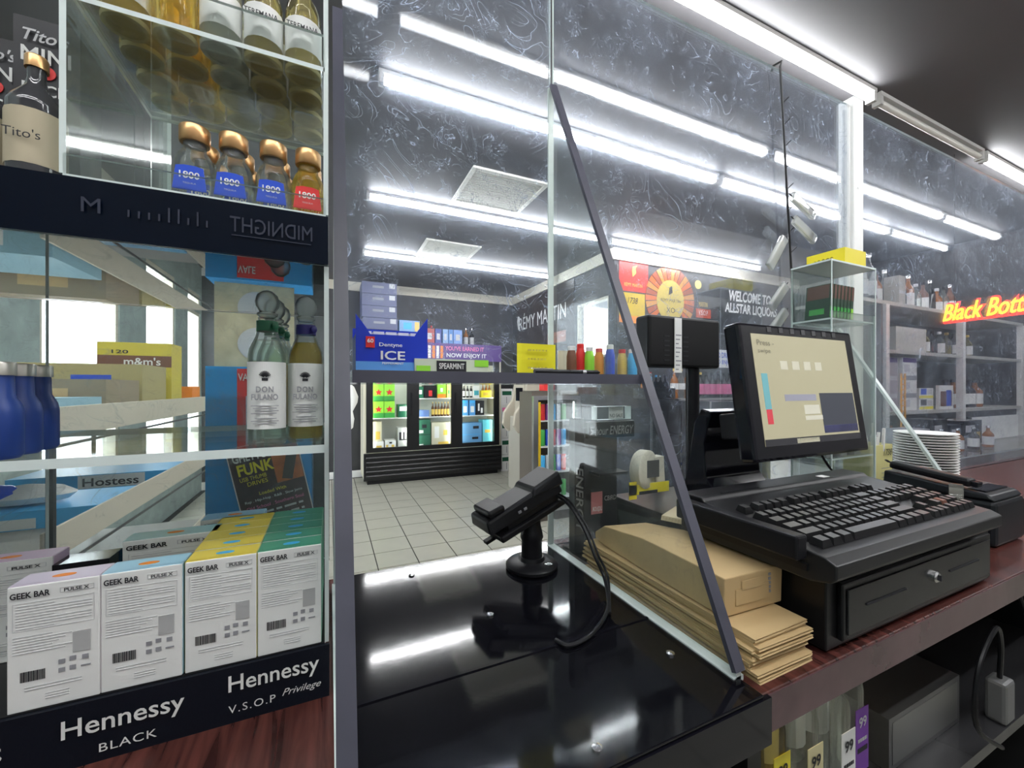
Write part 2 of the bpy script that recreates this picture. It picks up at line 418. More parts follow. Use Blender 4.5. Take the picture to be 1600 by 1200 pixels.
# glossy black pass-through tray between the two wings
TR = mat('tray_black', (.004, .004, .006), .075, var=.5, vs=25, bump=.035)
tray = E('transaction_tray', 'glossy black scratched transaction tray under the plexiglass window', 'tray', (.02, CY0-.004, CZ+.0003))
B().box(0, .40, 0, .475, 0, .004).obj('surface', TR, tray, bevel=.001)
B().box(.02, .43, CY0-.006, CY0-.0005, ch-.05, ch+.0).obj('front_lip', BLACKG, struct_c)
B().box(0, .40, .16, .164, .004, .0055).obj('seam_strip', BLACKG, tray)
for (x, y) in ((.11, .43), (.19, .26), (.36, .09), (.2, .02)):
    B().lathe([(.005, .004), (.005, .006), (.003, .007)], 10, (x, y, 0)).obj('screw', SILVER, tray, smooth=True)

# ---------------------------------------------------------------- plexiglass partition
GY = .735
def sheet(name, label, poly, ax, lo, hi, m, loc, edge=EDGE, cat='panel', group=None):
    b = B(); b.prism(poly, ax, lo, hi, side=1)
    return b.obj(name, [m, edge], None, loc, label=label, cat=cat, group=group)
sheet('partition_panel', 'tall scratched clear plexiglass panel above the pass-through shelf', [(0, 0), (.40, 0), (.40, .885), (0, .885)], 'y', 0, .006, SCR, (.02, GY, .0195), cat='plexiglass')
sheet('partition_panel', 'wide scratched plexiglass panel between the triangular wing and the white post', [(0, 0), (1.075, 0), (1.075, 1.235), (0, 1.235)], 'y', 0, .006, SCR, (.4275, GY, CZ), cat='plexiglass')
sheet('partition_panel', 'plexiglass panel to the right of the white post', [(0, 0), (2.5, 0), (2.5, 1.235), (0, 1.235)], 'y', 0, .006, SCR, (1.562, GY, CZ), cat='plexiglass')
e = E('partition_post', 'white metal post joining two plexiglass panels', 'post', (1.53, GY+.003, CZ))
B().box(-.028, .028, -.022, .022, 0, 1.25).obj('column', WHITE, e, bevel=.004)
for s in (-.034, .028): B().box(s, s+.006, -.012, -.006, 0, 1.22).box(s, s+.006, .006, .012, 0, 1.22).obj('glazing_channel', WHITE, e)
B().lathe([(.003, 0), (.003, .004)], 8).obj('screw', SILVER, e, (-.01, -.024, .96), (R(90), 0, 0))
def wing(x, apex, base, label, slate=True, y0=.31):
    e = E('wing_panel', label, 'panel', (x, GY-.001, CZ))
    hh = apex-CZ
    B().prism([(0, 0), (-(GY-y0), 0), (-(GY-y0), .012), (-.012, hh), (0, hh)], 'x', -.004, .004, side=1).obj('clear_sheet', [WING, EDGE], e)
    d = Vector((0, -(GY-y0)+.012, .012-hh)); L = d.length
    a = Vector((0, -.012, hh)); t = d.normalized(); nrm = Vector((0, t.z, -t.y))
    M = Matrix(((1, 0, 0, 0), (0, t.y, nrm.y, a.y), (0, t.z, nrm.z, a.z), (0, 0, 0, 1)))
    B().box(-.0075, .0075, 0, L, -.003, .003, M).obj('slanted_edge_strip', base, e)
    B().box(-.008, .008, -(GY-y0), -.002, 0, .006).obj('bottom_rail', EDGE if slate else WHITE, e)
    B().box(-.006, .006, -.004, .0, .006, hh).obj('corner_seal', EDGE, e)
    return e
wing(.012, .62, SLATE, 'triangular plexiglass wing with slate edge beside the display rack')
wing(.4185, .62, SLATE, 'triangular plexiglass wing with slate edge between card reader and paper bags')
wing(1.42, .19, mat('pale_edge', (.55, .62, .6), .3), 'low triangular plexiglass wing with pale edge behind the register monitor', False, .433)
e = E('pass_shelf', 'narrow slate grey shelf over the transaction opening', 'shelf', (.022, .46, .006))
B().box(0, .39, 0, .274, 0, .0125).obj('board', clear('smoky_acrylic', (.8, .82, .85), .5, .05, haze=.2, hazec=(.5, .52, .6)), e)
B().box(0, .39, -.003, 0, -.0005, .013).obj('front_edge', SLATE, e)
SH = .0187
# ================================================================ LEFT DISPLAY RACK
DY = .48
rk = E('display_rack', 'clear acrylic counter display rack with dark branded fascias', 'rack', (0, 0, CZ))
rz = lambda z: z-CZ
B().box(-.62, -.0045, DY, .715, 0, .056).obj('base_tray', BLACK, rk)
fa = B().box(-.62, 0, DY-.004, DY, 0, .055).obj('base_fascia', mat('navy_fascia', (.004, .006, .012), .45, bump=.2, vs=300, spec=.25), rk)
text('Hennessy', .085, .021, PAPER, fa, (-.167, DY-.005, .033), bold=.01)
text('BLACK', .04, .0075, PAPER, fa, (-.165, DY-.005, .0125), spacing=1.1)
text('Hennessy', .08, .021, PAPER, fa, (-.05, DY-.005, .037), bold=.01)
text('V.S.O.P', .04, .0075, PAPER, fa, (-.07, DY-.005, .0145), spacing=1.2)
text('Privilege', .036, .009, PAPER, fa, (-.026, DY-.005, .0165), shear=.4)
text('S', .008, .012, PAPER, fa, (-.249, DY-.005, .029), bold=.01)
SY = .44
B().prism([(-.62, SY), (-.002, SY), (-.002, .72), (-.62, .72)], 'z', rz(-.064), rz(-.056), side=1).obj('glass_shelf', [ACR, EDGE], rk)
ff = B().box(-.62, -.001, .408, .412, rz(.113), rz(.157)).obj('top_fascia', mat('navy_fascia_gloss', (.002, .005, .013), .2, spec=.15), rk)
FT = mat('fascia_print', (.03, .035, .06), .35)
text('MIDNIGHT', .062, .013, FT, ff, (-.045, .4065, rz(.138)), mirror=True)
B().box(-.075, -.015, .4066, .407, rz(.1285), rz(.1292)).obj('underline', FT, ff)
b = B()
for k in range(9): b.box(-.142+.0062*k, -.1408+.0062*k, .4066, .407, rz(.132), rz(.1375+.006*(k in (4, 5, 7))), None)
b.obj('worn_script', FT, ff, kind='stuff')
text('M', .011, .011, FT, ff, (-.163, .4065, rz(.137)), mirror=True)
B().box(-.62, -.001, .412, .72, rz(.150), rz(.156)).obj('top_shelf', BLACKG, rk)
B().prism([(-.62, .413), (-.001, .413), (-.001, .72), (-.62, .72)], 'z', rz(.113), rz(.119), side=1).obj('under_sheet', [clear('mirror_acrylic', (.75, .78, .78), 2.6, .01), EDGE], rk)
for x in (-.0045, -.62):
    B().prism([(DY, .056), (.72, .056), (.72, rz(.112)), (.412, rz(.112)), (SY-.002, rz(-.06))], 'x', x, x+.004, side=1).obj('side_panel', [ACRW, EDGE], rk)
B().prism([(-.62, .056), (0, .056), (0, rz(.112)), (-.62, rz(.112))], 'y', .716, .72, side=1).obj('back_panel', [ACRW, EDGE], rk)
B().box(-.33, -.327, .715, .7155, .056, rz(.112)).obj('support_strip', EDGE, rk)

# vape cartons: white backs towards the cashier
GB = [(-.2455, 'pale lavender', (.6, .5, .62)), (-.1865, 'pale blue', (.35, .6, .75)), (-.126, 'yellow', (.8, .62, .08)), (-.0665, 'green', (.08, .33, .2))]
def vape(x0, y, z, top, label, w=.0585, h=.106, dep=.0285, back=True, group=None):
    e = E('vape_carton', label, 'box', (x0+w/2, y, z), random.uniform(-.02, .02), group)
    B().box(-w/2, w/2, 0, dep, 0, h).obj('carton', PAPER, e, bevel=.0008)
    B().box(-w/2+.0004, w/2-.0004, .0012, dep, h, h+.0004).box(-w/2-.0004, -w/2, .002, dep, 0, h).box(w/2, w/2+.0004, .002, dep, 0, h).obj('colour_panel', top, e)
    B().lathe([(.008, h+.0004), (.008, h+.0007)], 20, (0, dep*.5, 0), sy=.45).obj('top_badge', SKY if 'yellow' in label or 'green' in label else ORA, e)
    text('GEEK BAR', w*.42, .0052, INK, e, (-w*.25, -.0008, h*.93), bold=.03)
    if back:
        b = B()
        for (a, c, zz, hh) in ((.06, .46, .965, .0), (.56, .95, .955, 0)): pass
        b.box(w*.06, w*.44, -.0004, 0, h*.91, h*.912).box(w*.06, w*.44, -.0004, 0, h*.948, h*.95).box(w*.06, w*.0665, -.0004, 0, h*.91, h*.95).box(w*.4335, w*.44, -.0004, 0, h*.91, h*.95)
        b.box(-w*.44, w*.44, -.0004, 0, h*.865, h*.867).box(-w*.44, w*.44, -.0004, 0, h*.645, h*.647).box(-w*.44, -w*.436, -.0004, 0, h*.645, h*.867).box(w*.436, w*.44, -.0004, 0, h*.645, h*.867)
        b.obj('print_frame', PALE, e)
        text('PULSE X', w*.28, .003, INK, e, (w*.25, -.0008, h*.93), bold=.03)
        b = B()
        for k in range(9): b.box(-w*.41, w*(.41 if k % 4 else .0), -.0004, 0, h*(.845-k*.0225)-.0007, h*(.845-k*.0225))
        for k in range(7): b.box(-w*.44, w*(-.02+.07*((k*3) % 4)), -.0004, 0, h*(.60-k*.022)-.0007, h*(.60-k*.022))
        for k in range(2): b.box(-w*.32, w*.3, -.0004, 0, h*(.19-k*.022)-.0007, h*(.19-k*.022))
        for k in range(3): b.box(-w*.1, w*.16, -.0004, 0, h*(.115-k*.02)-.0006, h*(.115-k*.02))
        b.obj('fine_print', PALE, e, kind='stuff')
        b = B(); x = -w*.36
        for k in range(16):
            ww = random.choice((.0003, .0005, .0008)); b.box(x, x+ww, -.0005, 0, h*.235, h*.315); x += ww+.0005
        b.obj('barcode', INK, e)
        B().box(w*.2, w*.4, -.0005, 0, h*.4, h*.57).obj('scratch_label', mat('label_grey', (.42, .42, .42), .5), e)
        b = B()
        for (cx, cz) in ((.08, .345), (.2, .355), (.34, .35), (.08, .275), (.2, .28)):
            b.lathe([(.0028, 0), (.0028, .0005)], 12, (0, 0, 0)) if 0 else b.box(w*cx-.0021, w*cx+.0021, -.0005, 0, h*cz-.0019, h*cz+.0019, None)
        b.box(w*.29, w*.4, -.0005, 0, h*.272, h*.284)
        b.obj('symbol', INKG, e)
    return e
for i, (x, cn, c) in enumerate(GB):
    tm = mat('vape_'+cn, c, .3)
    vape(x, DY+.001, CZ+.0562, tm, 'white vape carton in the front row of the rack, %s topped' % cn)
for i in range(2, 4):
    x, cn, c = GB[i]; tm = MATS['vape_'+cn]
    for k in range(4):
        vape(x, DY+.0315+k*.0295, CZ+.0562, tm, '%s topped vape carton in the row behind the white front cartons' % cn, back=(k == 0), group='%s vape cartons in a row' % cn)
vape(-.205, .575, CZ+.0562, mat('vape_teal', (.35, .55, .55), .3), 'pale teal vape carton with orange oval behind the front row', w=.085)
vape(-.148, .625, CZ+.0562, mat('vape_blue', (.3, .52, .68), .3), 'light blue vape carton standing farther back in the rack', w=.068)
vape(-.335, .575, CZ+.0562, mat('vape_pink', (.7, .5, .66), .3), 'pink and white vape carton beside the small black carton', w=.075, h=.1)
case('small_carton', 'small black carton between the pink and teal vape cartons', 'box', -.256, -.212, .565, .03, CZ+.0562, CZ+.15, BLACKG, texts=[('ETER', .65, .82, .45, .07, PALE)])

# bottles on the glass shelf
GZ = -.056
def mini_goose(x, y, label):
    e = E('mini_bottle', label, 'bottle', (x, y, GZ), 0, 'blue miniature bottles on the glass shelf')
    MB_ = mat('matte_blue', (.012, .045, .24), .4)
    B().lathe([(.0125, 0), (.0148, .003), (.0148, .035), (.0138, .042), (.01, .05), (.0095, .066)], 20).obj('bottle_body', MB_, e, smooth=True)
    B().lathe([(.0108, .066), (.0108, .075), (.0102, .0765)], 20).obj('cap', mat('cap_grey', (.55, .53, .48), .3, .7), e, smooth=True)
    text('GOOSE', .015, .0035, PALE, e, (0, -.0153, .016)); text('~', .011, .0035, PALE, e, (0, -.0153, .026))
for (u_, y, w_) in ((-6, .458, 'standing frontmost'), (27, .487, 'between two others'), (56, .515, 'standing rearmost')): mini_goose(xat(u_, y), y, 'matte blue miniature bottle with silver cap on the glass shelf, '+w_)
def fulano(x, y, band, liq, label, group=None):
    e = E('tequila_bottle', label, 'bottle', (x, y, GZ), 0, group); e.scale = (.85, .85, 1)
    B().lathe([(.0175, 0), (.0195, .002), (.0195, .088), (.0185, .094), (.0125, .106), (.0095, .115), (.0095, .125)], 28).obj('glass_body', CGLASS, e, smooth=True)
    B().lathe([(.0165, .004), (.018, .006), (.018, .087), (.0165, .093), (.0118, .103)], 24).obj('liquor', liq, e, smooth=True)
    B().lathe([(.0112, .1115), (.0112, .1215)], 24).obj('neck_band', band, e, smooth=True)
    B().lathe([(.0035, 0), (.0035, .004), (.002, .005)], 14).obj('seal', band, e, (.008, -.0095, .1165), (R(90), 0, R(25)), smooth=True)
    B().lathe([(.007, .125), (.0105, .1275), (.0105, .1295), (.0078, .131), (.0118, .136), (.0125, .141), (.0105, .1475), (.005, .1515), (.001, .1525)], 24).obj('glass_stopper', clear('stopper_glass', (.95, .98, .97), 1.0, .03, haze=.3, hazec=(.9, .95, .93)), e, smooth=True)
    lb = B().prism([(.0199*math.sin(t), -.0199*math.cos(t)) for t in [R(-78+6*k) for k in range(27)]]+[(.0196*math.sin(t), -.0196*math.cos(t)) for t in [R(78-6*k) for k in range(27)]], 'z', .0165, .081).obj('paper_label', PAPER, e)
    text('DON', .017, .0058, INKG, lb, (0, -.0205, .0545), bold=.03, spacing=1.15); text('FULANO', .026, .0058, INKG, lb, (0, -.0206, .0472), bold=.03)
    b = B()
    for k in range(9):
        t = R(-64+16*k); b.box(-.0005, .0005, -.0003, 0, .001, .0062, Matrix.Translation((0, -.0203, .066)) @ Matrix.Rotation(t, 4, 'Y'))
    b.lathe([(.0035, 0), (.0035, .0004)], 12, (0, 0, 0)) if 0 else b.box(-.003, .003, -.0203, -.02, .0628, .0655)
    b.obj('agave_emblem', INK, lb)
    b = B()
    for k in range(8):
        if k != 4: b.box(-.0135+.002*(k % 3), .0135-.002*(k % 2), -.0204, -.0198, .0385-k*.0024, .0392-k*.0024)
    b.obj('fine_print', INKG, lb, kind='stuff')
GB_ = mat('green_band', (.01, .12, .055), .35); BB_ = mat('indigo_band', (.02, .015, .16), .35)
CLIQ = clear('clear_liquor', (.95, .99, .96), .4, .02); GLIQ = clear('gold_liquor', (.88, .72, .2), .4, .02, haze=.25, hazec=(.8, .62, .1))
for k, y in enumerate((.465, .503, .541)): fulano(-.056+.002*k, y, GB_, CLIQ, 'clear tequila bottle with green neck band and ball stopper', 'green banded tequila bottles one behind another')
fulano(-.0224, .478, BB_, GLIQ, 'gold tequila bottle with indigo neck band and ball stopper')

# ---- top shelf: acrylic riser with miniatures
TZ = .157
rs = E('bottle_riser', 'clear acrylic two tier riser full of miniature bottles', 'riser', (0, .412, TZ))
RX = -.181; LZ = .139
ba = B()
B().prism([(RX, 0), (-.003, 0), (-.003, .22), (RX, .22)], 'z', 0, .003, side=1).obj('bottom_sheet', [ACR, EDGE], rs)
B().prism([(RX, .003), (-.003, .003), (-.003, .018), (RX, .018)], 'y', 0, .003, side=1).obj('front_lip', [ACR, EDGE], rs)
B().prism([(RX+.005, 0), (-.004, 0), (-.004, .15), (RX+.005, .15)], 'z', LZ-.004, LZ, side=1).obj('upper_ledge', [ACR, EDGE], rs)
B().prism([(RX+.005, LZ), (-.004, LZ), (-.004, LZ+.03), (RX+.005, LZ+.03)], 'y', 0, .003, side=1).obj('ledge_lip', [ACR, EDGE], rs)
B().prism([(RX+.005, .003), (-.004, .003), (-.004, LZ-.004), (RX+.005, LZ-.004)], 'y', .147, .15, side=1).obj('riser_back', [ACR, EDGE], rs)
for x in (RX, -.003):
    B().prism([(0, .003), (.22, .003), (.22, .36), (0, .36)], 'x', x-.002, x+.002, side=1).obj('side_sheet', [ACRW, EDGE], rs)
def mini(x, y, z, kind, label, group):
    e = E('mini_bottle', label, 'bottle', (x, y, z), 0, group)
    def p(nm, key, prof, mm, n=16):
        if key not in BC: BC[key] = B().lathe(prof, n).mesh(nm)
        me = BC[key]
        if me.materials and me.materials[0] != mm: me = me.copy(); me.materials.clear()
        return link(nm, me, mm, e, smooth=True)
    if kind[0] == 's':   # square shouldered with wide cap
        p('glass_body', 'm1', [(.012, 0), (.0145, .002), (.0145, .034), (.012, .041), (.0085, .046), (.0085, .052)], CGLASS if kind == 's' else YGLASS, 12)
        p('cap', 'm2', [(.0105, .052), (.0112, .053), (.0112, .065), (.0105, .066)], COPPER, 20)
        lb = B().prism([(-.0118, .006), (.0118, .006), (.0095, .0255), (.004, .0268), (-.004, .0268), (-.0095, .0255)], 'y', -.0152, -.0146).obj('paper_label', BLU if kind == 's' else RED, e)
        text('1800', .014, .0058, PAPER, lb, (0, -.0153, .0185), bold=.02)
        text('TEQUILA', .009, .0016, PALE, lb, (0, -.0153, .0115))
    else:
        p('glass_body', 'm3', [(.012, 0), (.0155, .0025), (.0155, .055), (.0135, .064), (.0065, .076), (.006, .09)], {'y': YGLASS, 'p': LGLASS, 'c': CGLASS}[kind[0]], 16)
        p('glass_foot', 'm6', [(.011, -.0), (.0152, .0), (.0157, .0012), (.0157, .004), (.0152, .0045)], EDGE if kind[0] == 'c' else mat('foot_straw', (.8, .68, .3), .2), 16)
        p('cap', 'm4', [(.0072, .088), (.0072, .102), (.0065, .103)], {'y': GOLD, 'p': BLACK, 'c': SILVER}[kind[0]], 14)
        if kind[0] != 'y' or random.random() < .5: p('paper_label', 'm5', [(.0158, .016), (.0158, .046)], PAPER, 16)
        if kind == 'pt': text('TEREMANA', .026, .005, INK, e, (0, -.0164, .035), bold=.02)
    return e
for i, x in enumerate((-.107, -.0785, -.0475, -.0185)):
    for j in range(3):
        mini(x, .436+j*.033, TZ+.003, 's' if i < 3 else 'sr', ('clear copper capped blue label miniature in the riser' if i < 3 else 'golden copper capped red label miniature in the riser'), 'copper capped miniatures on the lower tier')
for i in range(5):
    for j in range(4):
        k = 'y' if i < 2 else ('c' if i == 2 else ('pt' if j == 0 else 'p'))
        mini(-.1525+i*.0325, .434+j*.034, TZ+LZ, k, {'y': 'golden miniature spirit bottle on the riser ledge', 'c': 'clear miniature spirit bottle on the riser ledge', 'p': 'pale straw black capped miniature on the riser ledge'}[k[0]], 'miniatures on the upper ledge')
def titos(x, y, label, box, w=.04):
    if box:
        e = case('miniature_carton', label, 'box', x-w/2, x+w/2, y, .035, TZ, TZ+.145, mat('charcoal_card', (.025, .025, .03), .4),
             texts=[("Tito's", .5, .9, .7, .07, PALE, dict(shear=.3)), ('MINI', .5, .79, .75, .085, PAPER), ('PACK', .5, .6, .72, .065, PAPER), ('0 CARBS.', .5, .5, .6, .035, PALE), ('0 SUGAR', .5, .44, .6, .035, PALE)])
        B().lathe([(.0055, 0), (.0055, .0006)], 16).obj('red_dot', RED, e, (0, -.0002, .102), (R(90), 0, 0))
        text('4', .004, .006, INK, e, (0, -.0016, .102), bold=.03)
    else:
        bottle('mini_bottle', label, (x, y, TZ), .098, .0165, mat('smoky_glass', (.05, .05, .055), .08), COPPER, mat('tan_label', (.5, .43, .3), .6), lz=(.1, .52), txt="Tito's")
titos(-.212, .462, 'charcoal miniature four pack carton with a red dot beside the riser', True)
titos(-.206, .436, 'miniature bottle with tan paper label beside the charcoal carton', False)
titos(-.246, .455, 'miniature bottle with tan label at the far end of the shelf', False)
titos(-.262, .5, 'charcoal miniature carton standing behind the tan labelled bottle', True)

# ================================================================ BEYOND THE GLASS, LEFT: candy rack and posters
BLKW = mat('black_wire', (.02, .02, .02), .4)
cr = E('candy_rack', 'black wire candy rack with beige shelf lips beyond the counter', 'rack', (-.65, .98, FZ))
for z in (-.085, -.305, -.56, -.85):
    zz = z-FZ
    B().box(-.19, .19, 0, 1.15, zz-.006, zz).obj('shelf', mat('rack_shelf', (.3, .29, .26), .5), cr)
    B().box(.19, .195, 0, 1.15, zz-.008, zz+.05).obj('shelf_lip', BEIGE, cr, bevel=.001)
    B().tube([(.205, 0, zz-.02), (.205, 1.17, zz-.02)], .003, 6).tube([(.205, 1.17, zz-.02), (.205, 1.17, zz+.07), (.205, 1.1, zz+.075)], .003, 6).obj('wire_rail', BLKW, cr)
for (x, y) in ((-.2, .01), (.2, .01), (-.2, 1.16), (.2, 1.16)): B().tube([(x, y, 0), (x, y, 1.23)], .007, 8).obj('wire_upright', BLKW, cr)
def snack(x0, x1, y, z, h, m, label, dep=.12, **k): return case('snack_box', label, 'box', x0, x1, y, dep, z, z+h, m, **k)
snack(-.83, -.47, 1.62, -.305, .045, SKY, 'light blue snack cake box with white cloud lettering panel on the rack', prints=[(.42, .85, .1, .95, PAPER)], texts=[('Hostess', .63, .5, .36, .55, INK)], dep=.2)
snack(-.83, -.47, 1.22, -.305, .04, SKY, 'light blue snack cake box under a crumpled blue bag', prints=[(.25, .7, .05, .6, PAPER)], dep=.2)
e = E('snack_bag', 'crumpled white and blue snack bag on the lower blue box', 'bag', (-.63, 1.30, -.265))
B().lathe([(.01, 0), (.07, .006), (.085, .02), (.06, .036), (.01, .044)], 14, sy=.6).obj('wrapper', PAPER, e, smooth=True)
B().lathe([(.01, 0), (.045, .005), (.05, .02), (.03, .034), (.005, .038)], 12, (-.045, -.02, .012), sy=.7).obj('blue_panel', BLU, e, smooth=True)
for k, (y, m, lab, pr) in enumerate(((1.05, SKY, 'pale blue candy box on the top rack shelf', PAPER), (1.25, BROWN, 'brown candy box with pale panel on the top rack shelf', KRAFT), (1.45, GOLD, 'tan cookie box with blue print on the top rack shelf', BLU))):
    snack(-.8, -.475, y, -.085, (.065, .105, .15)[k], mat('candy%d' % k, ((.3, .5, .6), (.3, .24, .16), (.42, .36, .16))[k], .4), lab, prints=[(.55, .8, .2, .8, pr), (.1, .35, .3, .8, PAPER)], dep=.18)
snack(-.66, -.475, 1.68, -.085, .23, mat('candy_yellow', (.6, .5, .05), .4), 'yellow and brown candy carton behind the tan cookie box', prints=[(0, 1, .66, .82, BROWN)], texts=[("120", .3, .87, .22, .05, INK), ("m&m's", .6, .74, .5, .11, PAPER)], dep=.1)
snack(-.545, -.475, 1.9, -.085, .09, ORA, 'small orange candy carton at the end of the top rack shelf', prints=[(.3, .75, .15, .5, BLU)], dep=.1)
e = case('poster_display', 'bright blue counter display with pasted flyers', 'display', -.192, -.03, .84, .08, CZ, .037, mat('cyan_blue', (.01, .3, .72), .4), prints=[(.28, .72, .52, .99, RED), (.36, .72, .6, .86, mat('pale_lilac', (.6, .6, .75), .5))], texts=[("VALE", .37, .95, .16, .035, PAPER), ('407-534-7152', .5, .555, .36, .03, PAPER)])
hd = B().box(-.075, .05, .03, .034, .367, .465).obj('header_card', mat('sand_photo', (.5, .44, .28), .5, var=.5, vs=30), e)
B().lathe([(.03, 0), (.03, .001)], 24).obj('cap_picture', PALE, e, (-.01, .029, .41), (R(90), 0, 0))
fly = B().box(-.046, .046, -.001, 0, -.062, .062).obj('flyer', mat('flyer_dark', (.05, .02, .02), .4, var=.9, vs=60), e, (.016, -.004, .162), (0, R(-12), 0))
fly.scale = (1.2, 1, 1.2)
text('GHETTO', .044, .013, PAPER, fly, (-.018, -.0015, .045), bold=.03); text('FUNK', .046, .017, YEL, fly, (-.014, -.0015, .027), bold=.03)
text('USB THUMB', .034, .006, YEL, fly, (-.02, -.0015, .013)); text('DRIVES', .026, .006, YEL, fly, (-.016, -.0015, .005))
B().box(-.007, .007, -.002, 0, -.018, .02, Matrix.Translation((.028, -.001, .016)) @ Matrix.Rotation(R(20), 4, 'Y')).obj('drive_picture', mat('drive_grey', (.06, .055, .05), .3), fly)
B().box(-.0046, .0046, -.0022, 0, .02, .029, Matrix.Translation((.028, -.001, .016)) @ Matrix.Rotation(R(20), 4, 'Y')).obj('plug_picture', PAPER, fly)
B().box(.008, .044, -.0013, -.001, -.004, .05).obj('orange_glow', mat('flyer_orange', (.5, .13, .02), .4, var=.7, vs=70), fly)
B().box(-.046, .046, -.0014, -.001, .0605, .062).box(-.046, -.0447, -.0014, -.001, -.062, .0605).box(.0447, .046, -.0014, -.001, -.062, .0605).obj('white_border', PAPER, fly)
bars(PALE, fly, 0, -.041, .07, -.0014, 2, .009, .003)
for k in range(3): text(('Loaded With', 'Rap . Hip-Hop . R&B . Slow Jams', 'Old School . Southern Soul')[k], .075 if k else .035, .005, (YEL, PAPER, PINK)[k], fly, (0, -.0015, -.012-.0095*k))
case('vape_stand', 'black narrow device stand beside the blue display', 'display', -.028, .0, .85, .05, CZ, .03, BLACK, prints=[(.15, .5, .6, .9, SILVER), (.7, .8, .1, .9, LIME)])
B().box(0, .06, 0, .004, 0, .05).obj('notice_card', PAPER, None, (-.14, .835, .04)) if 0 else None

# ================================================================ ON THE PASS-THROUGH SHELF
x0, x1 = xat(541, .5), xat(644, .5)
e = case('gum_carton', 'royal blue gum display carton with cut-out front on the shelf', 'box', .028, .112, .505, .07, SH, SH+.045, mat('royal_blue', (.01, .04, .5), .3), prints=[(.0, 1, 0, .28, mat('ice_blue', (.12, .35, .8), .3))],
         texts=[('Dentyne', .47, .72, .32, .13, PAPER), ('ICE', .5, .45, .34, .24, PAPER), ('PEPPERMINT', .5, .24, .3, .06, PAPER)])
RB = MATS['royal_blue']
for (a, b) in ((-.042, -.026), (.026, .042)):
    q = (a, b) if a < 0 else (b, a)
    B().prism([(q[0], .045), (q[1], .045), (q[1]-(.004 if a < 0 else -.004), .052), (q[0], .068)], 'y', 0, .0012).obj('side_ear', RB, e)
B().box(-.042, .042, .0688, .07, .045, .06).obj('back_flap', RB, e)
for k in range(5): B().box(-.036+k*.0148, -.036+k*.0148+.0125, .012, .06, .002, .05).obj('gum_pack', PAPER, e)
B().box(-.031, -.021, -.0016, 0, .029, .042).obj('count_badge', RED, e); text('60', .007, .005, PAPER, e, (-.026, -.0022, .037), bold=.03)
case('gum_carton', 'slim white and green spearmint gum carton on the shelf', 'box', xat(648, .5), xat(763, .5), .5, .06, SH, SH+.0175, mat('mint_white', (.6, .66, .52), .4), prints=[(.8, 1, .5, 1, LIME), (.02, .2, 0, .5, LIME), (.28, .68, .12, .88, INK)], texts=[('SPEARMINT', .48, .5, .34, .42, PAPER)])
e = E('sticky_note', 'bright yellow handwritten note leaning on the plexiglass over the shelf', 'note', ((xat(808, .66)+xat(868, .66))/2, .66, SH))
w = xat(868, .66)-xat(808, .66)
b = B(); N = 8
for i in range(N):
    for j in range(6):
        def pt(a, c): return Vector((-w/2+w*a/N, .012*(1-c/6)**2*0+.006*math.sin(a/N*3)*(1-c/6), .062*c/6))
        b.quad(pt(i, j), pt(i+1, j), pt(i+1, j+1), pt(i, j+1))
no = b.obj('paper_sheet', mat('note_yellow', (.85, .78, .02), .6), e); sm = no.modifiers.new('thickness', 'SOLIDIFY'); sm.thickness = .0006
bars(mat('pencil', (.55, .48, .05), .7), e, 0, .05, w*.5, -.003, 3, .016, .0035, name='pencil_marks')
case('price_card', 'blank beige card standing on the shelf by the yellow note', 'card', xat(872, .69), xat(926, .69), .69, .002, SH, SH+.055, mat('manila', (.6, .55, .42), .6))
pen = E('ballpoint_pen', 'black ballpoint pen lying on the shelf below the yellow note', 'pen', (xat(835, .5), .5, SH+.004))
B().tube([(0, 0, 0), (.055, 0, 0), (.062, 0, 0)], [.0037, .0037, .001], 10).obj('barrel', BLACK, pen, smooth=True); B().box(-.004, .03, -.001, .001, .0037, .005).obj('clip', SILVER, pen)
pen = E('ballpoint_pen', 'black and silver pen lying beside the shot bottles on the shelf', 'pen', (xat(890, .5), .5, SH+.004), R(-6))
B().tube([(0, 0, 0), (.045, 0, 0), (.05, 0, 0)], [.0037, .0037, .001], 10).obj('barrel', BLACK, pen, smooth=True); B().tube([(.02, 0, 0), (.026, 0, 0)], .004, 10).obj('ring', SILVER, pen)
SHOT = [(893, BROWN, 'brown'), (907, RED, 'red'), (921, LIME, 'lime green'), (936, ORA, 'orange'), (953, BLU, 'blue'), (972, GOLD, 'gold'), (988, SKY, 'sky blue')]
for k, (u, m, n_) in enumerate(SHOT):
    y = .585+.012*(k % 2)
    bottle('energy_shot', '%s wrapped energy shot bottle on the shelf' % n_, (xat(u, y), y, SH), .052+.006*(k % 3 == 1), .0085, m, RED if k % 2 else PAPER, m, neck=.6, caph=.14, shoulder=.72, cat='bottle')

